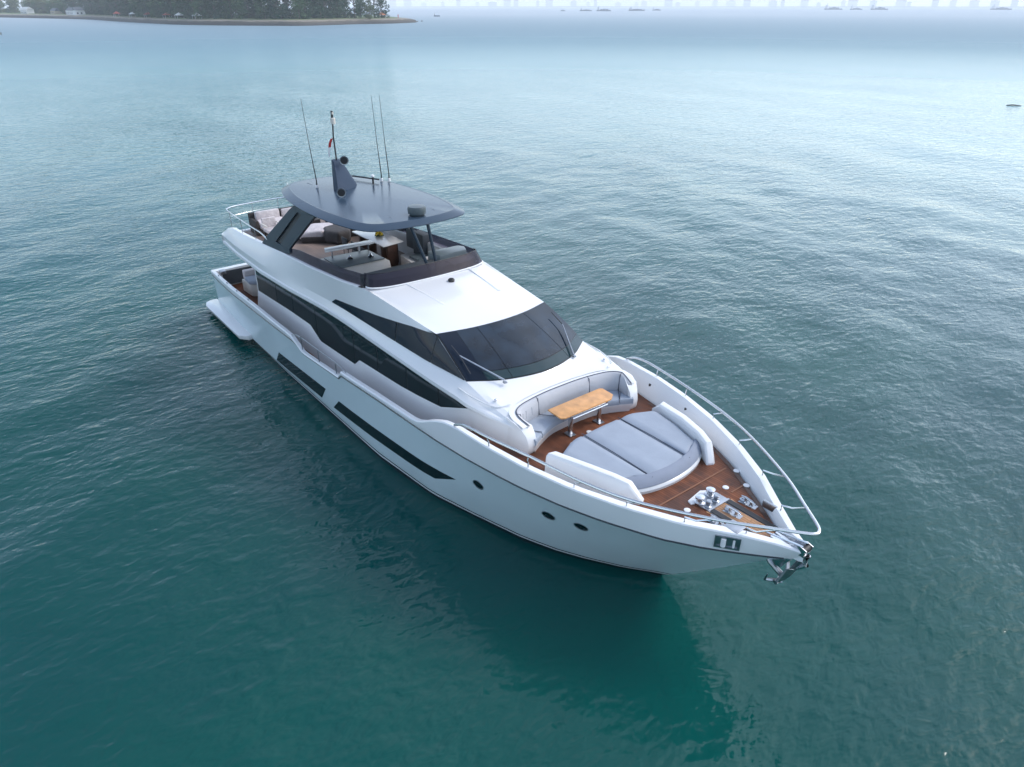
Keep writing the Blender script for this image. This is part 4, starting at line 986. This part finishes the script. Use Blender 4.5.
# bar counter (built in)
bar = MB().prism([(11.2, -1.75), (11.3, .2), (12.9, .2), (13.55, -.1), (13.8, -1.5), (12.8, -1.85)], 3.96, 4.78).build('bar_counter', M['cream'], Y, bevel=.03)
MB().prism([(11.3, -1.6), (11.4, .1), (12.7, .12), (12.7, -1.65)], 4.79, 4.83).build('barbecue_top', M['grey'], bar, bevel=.01)
MB().prism([(11.2, -1.5), (11.3, .3), (11.65, .3), (11.6, -1.65)], 5.08, 5.15).build('bar_shelf', M['white'], bar, bevel=.03)
for y in (-1.35, .1): MB().tube([(11.5, y, 4.82), (11.5, y, 5.1)], .03, 6).build('shelf_post', M['chrome'], bar)
for x, y in ((12.1, -.95), (12.35, -.25)): MB().lathe([(.1, 0), (.12, .05), (.06, .1), (.03, .16), (.01, .17)], (x, y, 4.83), 12).build('bar_tap', M['chrome'], bar)
bar2 = MB().tube(smooth_path([(11.15, -.1, 3.96), (11.15, -.1, 4.9), (11.2, 0, 5.02), (11.45, .2, 5.03)], 12), .035, 8).build('grab_handle', M['white'], Y)
# white built-in settee by the helm, port side
M['settee'] = mat('white_vinyl', (.62, .60, .58), .6)
hs = MB().prism([(11.6, 1.35), (11.6, 2.3), (13.9, 2.25), (14.0, 1.1), (13.4, 1.0), (12.6, 1.2)], 3.96, 4.45).build('helm_settee', M['settee'], Y, bevel=.06)
MB().box((11.7, 2.05, 4.45), (14.0, 2.3, 5.0)).build('backrest', M['settee'], hs, bevel=.06)
MB().box((13.75, 1.1, 4.45), (13.98, 2.2, 4.95)).build('backrest', M['settee'], hs, bevel=.06)
MB().box((12.2, 1.4, 4.46), (13.6, 2.0, 4.56)).build('seat_cushion', M['grey'], hs, bevel=.04)
MB().box((11.0, 2.0, 4.5), (11.9, 2.12, 5.25)).build('port_locker', M['charcoal'], Y, bevel=.03)
MB().box((11.75, 1.85, 4.0), (12.5, 2.2, 5.3)).build('fridge_tower', M['charcoal'], Y, bevel=.05)

# ================================================================== SHORE
shore = [(-1700, -60), (-1400, 40), (-1160, 98), (-944, 151), (-789, 155), (-690, 158), (-597, 167), (-536, 205), (-518, 229), (-540, 280), (-545, 314), (-571, 353), (-600, 366)]
inl = [(-.10, 1)] * 5
shp = smooth_path([(x, y, 0) for x, y in shore], 90)
inward = []
cen = Vector((-1050, 420, 0))
rows = []
for i, p in enumerate(shp):
    d = (cen - p).normalized() if i > 20 else Vector((-.2, 1, 0)).normalized()
    w = ip(i, [(0, 1), (78, 1), (90, .25)])
    j = random.uniform(-.3, .3)
    rows.append([p - d * 3 + Vector((0, 0, -2)), p + Vector((0, 0, -.2)), p + d * (1.6 + j) * w + Vector((0, 0, .9 * w)), p + d * 3.5 * w + Vector((0, 0, (2.9 + j) * w)), p + d * 5 * w + Vector((0, 0, 3.1 * w)), p + d * 22 * w + Vector((0, 0, 4.2 * w)), p + d * 60 * w + Vector((0, 0, 5.0 * w)), p + d * 160 * w + Vector((0, 0, 5.2 * w))])
def shore_mat():
    m = mat('shore_ground', (.3, .25, .18), .9); n = m.node_tree; b = n.nodes['Principled BSDF']
    tc = n.nodes.new('ShaderNodeTexCoord'); sx = n.nodes.new('ShaderNodeSeparateXYZ'); n.links.new(tc.outputs['Object'], sx.inputs[0])
    t = n.nodes.new('ShaderNodeTexNoise'); t.inputs['Scale'].default_value = .12; t.inputs['Detail'].default_value = 6; n.links.new(tc.outputs['Object'], t.inputs['Vector'])
    a = n.nodes.new('ShaderNodeMath'); a.operation = 'MULTIPLY_ADD'; a.inputs[1].default_value = 1.6; n.links.new(t.outputs[0], a.inputs[0]); n.links.new(sx.outputs[2], a.inputs[2])
    mr = n.nodes.new('ShaderNodeMapRange'); mr.inputs[1].default_value = 0; mr.inputs[2].default_value = 7; n.links.new(a.outputs[0], mr.inputs[0])
    cr = n.nodes.new('ShaderNodeValToRGB'); e = cr.color_ramp.elements
    e[0].position = 0; e[0].color = (.03, .03, .028, 1); e[1].position = 1; e[1].color = (.06, .10, .03, 1)
    for p, c in ((.28, (.06, .055, .05, 1)), (.42, (.085, .075, .06, 1)), (.50, (.10, .085, .065, 1)), (.53, (.24, .21, .17, 1)), (.62, (.22, .19, .14, 1)), (.68, (.13, .17, .06, 1))):
        q = e.new(p); q.color = c
    n.links.new(mr.outputs[0], cr.inputs[0]); n.links.new(cr.outputs[0], b.inputs['Base Color']); return m
g = MB().grid(rows).build('shore', shore_mat(), None); g['kind'] = 'structure'

# trees: five crown variants
leaf_mats = [mat('foliage_dark', (.022, .062, .020), .8, var=.35, vscale=.25), mat('foliage_mid', (.045, .10, .025), .8, var=.35, vscale=.25), mat('foliage_olive', (.09, .115, .03), .8, var=.3, vscale=.25)]
bark = mat('bark', (.10, .08, .06), .9, var=.3, vscale=2)
def make_tree(seed, H, rad, m, label, low=.18):
    rng = random.Random(seed)
    root = thing('broadleaf_tree', label, 'tree', (0, 0, -500))
    tr = MB(); tr.tube([(0, 0, -.5), (.2, 0, H * .25), (.1, .3, H * .55), (0, 0, H * .8)], [.5, .4, .25, .1], 7)
    tips = []
    for k in range(7):
        a = k * 2.4 + rng.random(); z0 = H * rng.uniform(.25, .55); r = rad * rng.uniform(.5, .85); z1 = z0 + H * rng.uniform(.12, .3)
        tr.tube([(0, 0, z0), (r * .5 * math.cos(a), r * .5 * math.sin(a), (z0 + z1) / 2 + .4), (r * math.cos(a), r * math.sin(a), z1)], [.2, .14, .05], 5); tips.append((r * math.cos(a), r * math.sin(a), z1))
    tr.build('trunk', bark, root)
    lobes = [(x, y, z + rng.uniform(0, 1.5), rad * rng.uniform(.32, .5)) for x, y, z in tips] + [(rng.uniform(-1, 1) * rad * .4, rng.uniform(-1, 1) * rad * .4, H * rng.uniform(.45, .92), rad * rng.uniform(.35, .55)) for _ in range(7)]
    lobes += [(rng.uniform(-1, 1) * rad * .7, rng.uniform(-1, 1) * rad * .7, H * rng.uniform(.08, .38), rad * rng.uniform(.3, .45)) for _ in range(9)]
    cv = MB()
    for lx, ly, lz, lr in lobes:
        for _ in range(70):
            v = Vector((rng.gauss(0, 1), rng.gauss(0, 1), rng.gauss(0, 1))).normalized() * lr * rng.uniform(.55, 1.08); v.z *= .75
            c = Vector((lx, ly, lz)) + v; s = rng.uniform(.35, .8)
            a = Vector((rng.gauss(0, 1), rng.gauss(0, 1), rng.gauss(0, .6))).normalized(); b = a.cross(Vector((rng.gauss(0, 1), rng.gauss(0, 1), rng.gauss(0, 1)))).normalized()
            cv.add([c - a * s, c + b * s * .6, c + a * s, c - b * s * .6], [(0, 1, 2, 3)])
    me = bpy.data.meshes.new('crown'); me.from_pydata(cv.v, [], cv.f); me.materials.append(m)
    cr = bpy.data.objects.new('crown', me); C.objects.link(cr); cr.parent = root
    return root
protos = [make_tree(1, 21, 6.5, leaf_mats[0], ''), make_tree(2, 23, 7.2, leaf_mats[0], ''), make_tree(3, 18, 6.0, leaf_mats[1], ''), make_tree(4, 20, 6.5, leaf_mats[2], ''), make_tree(5, 17, 5.5, leaf_mats[1], '', .1)]
used = set()
def place_tree(k, x, y, label, group, s=1.0, z=3.6):
    if k in used: r = copy_tree(protos[k])
    else: r = protos[k]; used.add(k)
    r.location = (x, y, z); r.rotation_euler.z = random.random() * 6.28; r.scale = (s, s, s * random.uniform(.92, 1.08))
    r['label'] = label; r['group'] = group
GRP = 'trees of the wooded shore behind the sea wall'
LB = ['dark green dense tree in the wooded shore behind the sea wall', 'tall dark broad tree in the wooded shore behind the sea wall', 'mid green rounded tree in the wooded shore behind the sea wall', 'olive green airy tree in the wooded shore behind the sea wall', 'low bushy green tree in the wooded shore behind the sea wall']
cnt = 0
for row, (off, spc) in enumerate(((26, 9.5), (38, 10), (52, 12))):
    acc = 0
    for i in range(6, 86):
        p = shp[i]; acc += (shp[i] - shp[i - 1]).length
        nrep = int(acc / spc)
        for _ in range(nrep):
            acc -= spc
            d = (cen - p).normalized() if i > 20 else Vector((-.2, 1, 0)).normalized()
            u = random.random(); q = p.lerp(shp[i - 1], u) + d * (off + random.uniform(-4, 4))
            az = math.degrees(math.atan2(q.y + 11.43, q.x - 35))
            if az < 151.2: continue                      # grass spit at the right end stays open
            if az > 169.9 and row < (1 if az < 173.2 else 2): continue         # houses and beach show here
            if 154.2 > az and (row > 0 or random.random() < .15): continue
            k = random.choice([0, 0, 1, 1, 2, 4]) if az < 171 else random.choice([2, 3, 3, 4])
            place_tree(k, q.x, q.y, LB[k], GRP, random.uniform(.9, 1.15)); cnt += 1
print('trees', cnt)
for k in range(5):
    if k not in used: place_tree(k, -800 - 20 * k, 250, LB[k], GRP)
place_tree(3, -548, 296, 'lone olive green tree standing forward on the grass spit', GRP + ', forward', .62, 3.4)
# beach buildings
def gable_house(name, lab, x, y, L, W, H, rz, wallm, roofm, z=3.8):
    t = thing(name, lab, 'house', (x, y, z), None, rz)
    MB().box((-L / 2, -W / 2, -2), (L / 2, W / 2, H)).build('wall', wallm, t)
    b = MB(); o = .6
    b.add([(-L / 2 - o, -W / 2 - o, H - .2), (L / 2 + o, -W / 2 - o, H - .2), (L / 2 + o, 0, H + W * .35), (-L / 2 - o, 0, H + W * .35), (-L / 2 - o, W / 2 + o, H - .2), (L / 2 + o, W / 2 + o, H - .2)], [(0, 1, 2, 3), (3, 2, 5, 4), (0, 3, 4), (1, 5, 2)])
    b.build('roof', roofm, t)
    for k in range(int(L / 4)):
        MB().box((-L / 2 + 1.2 + 4 * k, -W / 2 - .03, 1), (-L / 2 + 3 + 4 * k, -W / 2 + .01, 2.6)).build('window', M['glass'], t)
wallw = mat('white_render', (.7, .7, .68), .8, var=.05); roofg = mat('grey_roof', (.10, .11, .12), .7, var=.2); roofr = mat('red_roof', (.38, .08, .05), .7, var=.2); walll = mat('pale_wall', (.5, .5, .48), .8, var=.05)
gable_house('beach_house', 'white gabled beach house at the end of the grey roofed row', -990, 160, 10, 9, 5, R(95), wallw, roofg)
gable_house('beach_house', 'long grey roofed beach house beside the white gabled one', -1012, 158, 26, 9, 4.5, R(8), wallw, roofg)
gable_house('beach_house', 'small sandy coloured beach hut on the far left beach', -1080, 150, 14, 8, 4, R(12), mat('sand_wall', (.5, .4, .28), .8), roofg)
gable_house('beach_house', 'white flat looking house at the left edge of the shore', -1150, 128, 18, 9, 5, R(15), wallw, walll)
def pavilion(x, y, lab, roofm, grp, z=3.6):
    t = thing('pavilion', lab, 'pavilion', (x, y, z), grp)
    MB().add([(-4, -3, 2.6), (4, -3, 2.6), (4, 3, 2.6), (-4, 3, 2.6), (-1, 0, 4.6), (1, 0, 4.6)], [(0, 1, 5, 4), (1, 2, 5), (2, 3, 4, 5), (3, 0, 4), (3, 2, 1, 0)]).build('roof', roofm, t)
    for sx in (-3.4, 3.4):
        for sy in (-2.5, 2.5): MB().tube([(sx, sy, -.3), (sx, sy, 2.62)], .12, 5).build('post', M['paper'], t)
for i, (px_, py_, lab, rm) in enumerate(((-825, 165, 'red roofed pavilion under the trees, leftmost of the three red ones', roofr), (-722, 169, 'red roofed pavilion under the trees, middle of the three red ones', roofr), (-668, 171, 'bright red roofed pavilion, rightmost of the three red ones under the trees', roofr),
                                    (-768, 167, 'white roofed pavilion between two red roofed ones', wallw), (-640, 173, 'white roofed pavilion just right of the three red ones', wallw), (-610, 178, 'second white roofed pavilion right of the red ones under dark trees', wallw))):
    pavilion(px_, py_, lab, rm, 'pavilions under the shore trees')
pavilion(-566, 316, 'small orange roofed shelter near the right end of the trees', mat('orange_roof', (.5, .18, .08), .7), 'shelters on the spit', 3.6)
pavilion(-575, 292, 'small orange roofed shelter behind the lone tree', mat('orange_roof_b', (.45, .15, .07), .7), 'shelters on the spit', 3.6)
# beacon and boulders at the tip of the spit
t = thing('channel_marker', 'red post with a pale base on the rocks at the tip of the spit', 'marker', (-572, 336, 1.8))
MB().lathe([(.5, -.5), (.5, 1.2), (.3, 1.3), (.3, 3.6), (.45, 3.7), (.45, 4.2), (.05, 4.6)], (0, 0, 0), 10).build('post', M['red'], t)
MB().lathe([(.9, -.8), (.8, .3), (.5, .35)], (0, 0, 0), 10).build('base', walll, t)
rockm = mat('rock', (.13, .11, .09), .9, var=.3, vscale=.8)
def rock(x, y, s, lab, z=.2):
    bm = bmesh.new(); bmesh.ops.create_icosphere(bm, subdivisions=2, radius=s)
    rg = random.Random(int(x * 7 + y))
    for v in bm.verts: v.co *= rg.uniform(.8, 1.15); v.co.z *= .6
    me = bpy.data.meshes.new('boulder'); bm.to_mesh(me); bm.free(); me.materials.append(rockm)
    o = bpy.data.objects.new('boulder', me); C.objects.link(o); o.location = (x, y, z); tag(o, lab, 'boulder', 'boulders at the tip of the spit')
for k, (x, y, s) in enumerate(((-573, 343, 1.8), (-577, 350, 1.5), (-584, 357, 1.6), (-590, 364, 1.1), (-568, 338, 1.4), (-600, 372, .9), (-612, 384, 1.0), (-560, 330, 1.2))):
    rock(x, y, s, 'brown boulder among the rocks at the tip of the spit')

# ================================================================== distant ships and skyline
shipm = mat('ship_hull', (.20, .21, .24), .6, var=.1); shipw = mat('ship_white', (.6, .6, .6), .6)
def ship(px_, py_, L, lab, rz, tall=8, cargo=True, name='cargo_ship', cat='ship', grp='ships on the horizon', hm=None):
    t = thing(name, lab, cat, (px_, py_, 0), grp, rz); W = L * .16; h = L * .05 + 1
    out = [(-L / 2, -W / 2), (L * .36, -W / 2), (L / 2, 0), (L * .36, W / 2), (-L / 2, W / 2)]
    MB().grid([[(x * .97, y * .9, -1) for x, y in out], [(x, y, h) for x, y in out]], close_u=True).add([(x, y, h) for x, y in out], [(0, 1, 2, 3, 4)]).build('hull', hm or shipm, t)
    MB().box((-L * .45, -W * .4, h), (-L * .32, W * .4, h + tall)).build('wheelhouse', shipw, t)
    MB().tube([(-L * .36, 0, h + tall), (-L * .36, 0, h + tall * 1.6)], L * .008, 5).build('mast', shipm, t)
    if cargo:
        for k in range(3): MB().box((-L * .25 + k * L * .19, -W * .38, h), (-L * .25 + k * L * .19 + L * .17, W * .38, h + tall * (.3 + .15 * (k % 2)))).build('hatch', shipm, t)
def polar(az, d): return 35 + d * math.cos(R(az)), -11.43 + d * math.sin(R(az))
def azpx(px_): return 142.097 - math.degrees(math.atan((px_ - 512) / 709 / math.cos(R(28.03)) / (1 + math.tan(R(28.03)) * math.tan(R(28.03)))))
def hz(px_, d): return polar(142.097 - math.degrees(math.atan((px_ - 512) / 803.2)), d)
SH = [(*hz(563, 2300), 14, 'tiny dark boat, leftmost of the vessels in the middle of the horizon', 40, 3),
      (*hz(586, 2300), 34, 'low dark barge, second vessel from the left on the horizon', 48, 4),
      (*hz(604, 2250), 40, 'dark barge with a raised deckhouse, third from the left on the horizon', 46, 7),
      (*hz(637, 2400), 48, 'long low dark ship, largest of the vessels in the middle of the horizon', 50, 5),
      (*hz(657, 2600), 28, 'faint short ship just right of the long low dark one', 40, 5),
      (*hz(834, 3300), 66, 'pale tanker with a high stern on the right half of the horizon', 20, 11),
      (*hz(857, 3300), 45, 'pale cargo ship between the tanker and a darker ship', 15, 9), (*hz(880, 3300), 62, 'faint dark cargo ship rightmost of the three near each other', 14, 12),
      (*hz(1002, 3500), 70, 'long faint ship near the right edge of the horizon', 10, 9)]
for x, y, L, lab, rz, tl in SH: ship(x, y, L, lab, R(rz), tl)
ship(-900, 585, 9, 'small dark boat just beyond the tip of the spit', R(30), 2, False, 'motor_boat', 'boat', 'small boats')
ship(-438, 28, 5, 'small grey boat at the left edge of the picture', R(100), 1.6, False, 'motor_boat', 'boat', 'small boats', M['grey'])
o = MB().tube([(-7.9, 113.6, .03), (-7.3, 114.2, .1), (-6.3, 114.6, .05)], [.05, .09, .04], 6).build('driftwood', M['wicker'], None); tag(o, 'dark piece of driftwood floating near the right edge of the picture', 'driftwood')
o = MB().grid([[(-2600, 4900, -1), (-2600, 4900, 5)], [(-4600, 3300, -1), (-4600, 3300, 5)], [(-5200, 3900, -1), (-5200, 3900, 5)]]).build('far_coast', mat('far_land', (.10, .12, .10), .9), None)
bpy.data.objects.remove(o)
co = MB(); a = [polar(z, 9000) for z in lin(156, 96, 30)]; b2 = [polar(z, 10800) for z in lin(156, 96, 30)]
co.grid([[(x, y, -1) for x, y in a], [(x, y, 6 + 5 * random.random()) for x, y in a], [(x, y, 8) for x, y in b2]])
o = co.build('far_coast', mat('far_land', (.10, .12, .10), .9), None); o['kind'] = 'structure'
towm = [mat('tower_pale', (.6, .6, .6), .7), mat('tower_grey', (.35, .36, .38), .6), mat('tower_warm', (.55, .48, .42), .7)]
rg = random.Random(5)
kinds = ['pale', 'grey', 'warm toned']
for k in range(46):
    az = 150.5 - k * 1.13 + rg.uniform(-.4, .4); d = rg.uniform(9200, 10400); x, y = polar(az, d); H = rg.choice([40, 48, 60, 75, 95, 125]); W = rg.uniform(35, 110); mi = rg.randrange(3)
    t = thing('tower_block', f'faint {kinds[mi]} tower block in the hazy skyline on the far shore', 'building', (x, y, 5), 'tower blocks of the far skyline', R(az))
    MB().box((-15, -W / 2, 0), (15, W / 2, H)).build('wall', towm[mi], t)
    MB().box((-8, -W / 4, H), (8, W / 4, H + 5)).build('roof_block', towm[1], t)
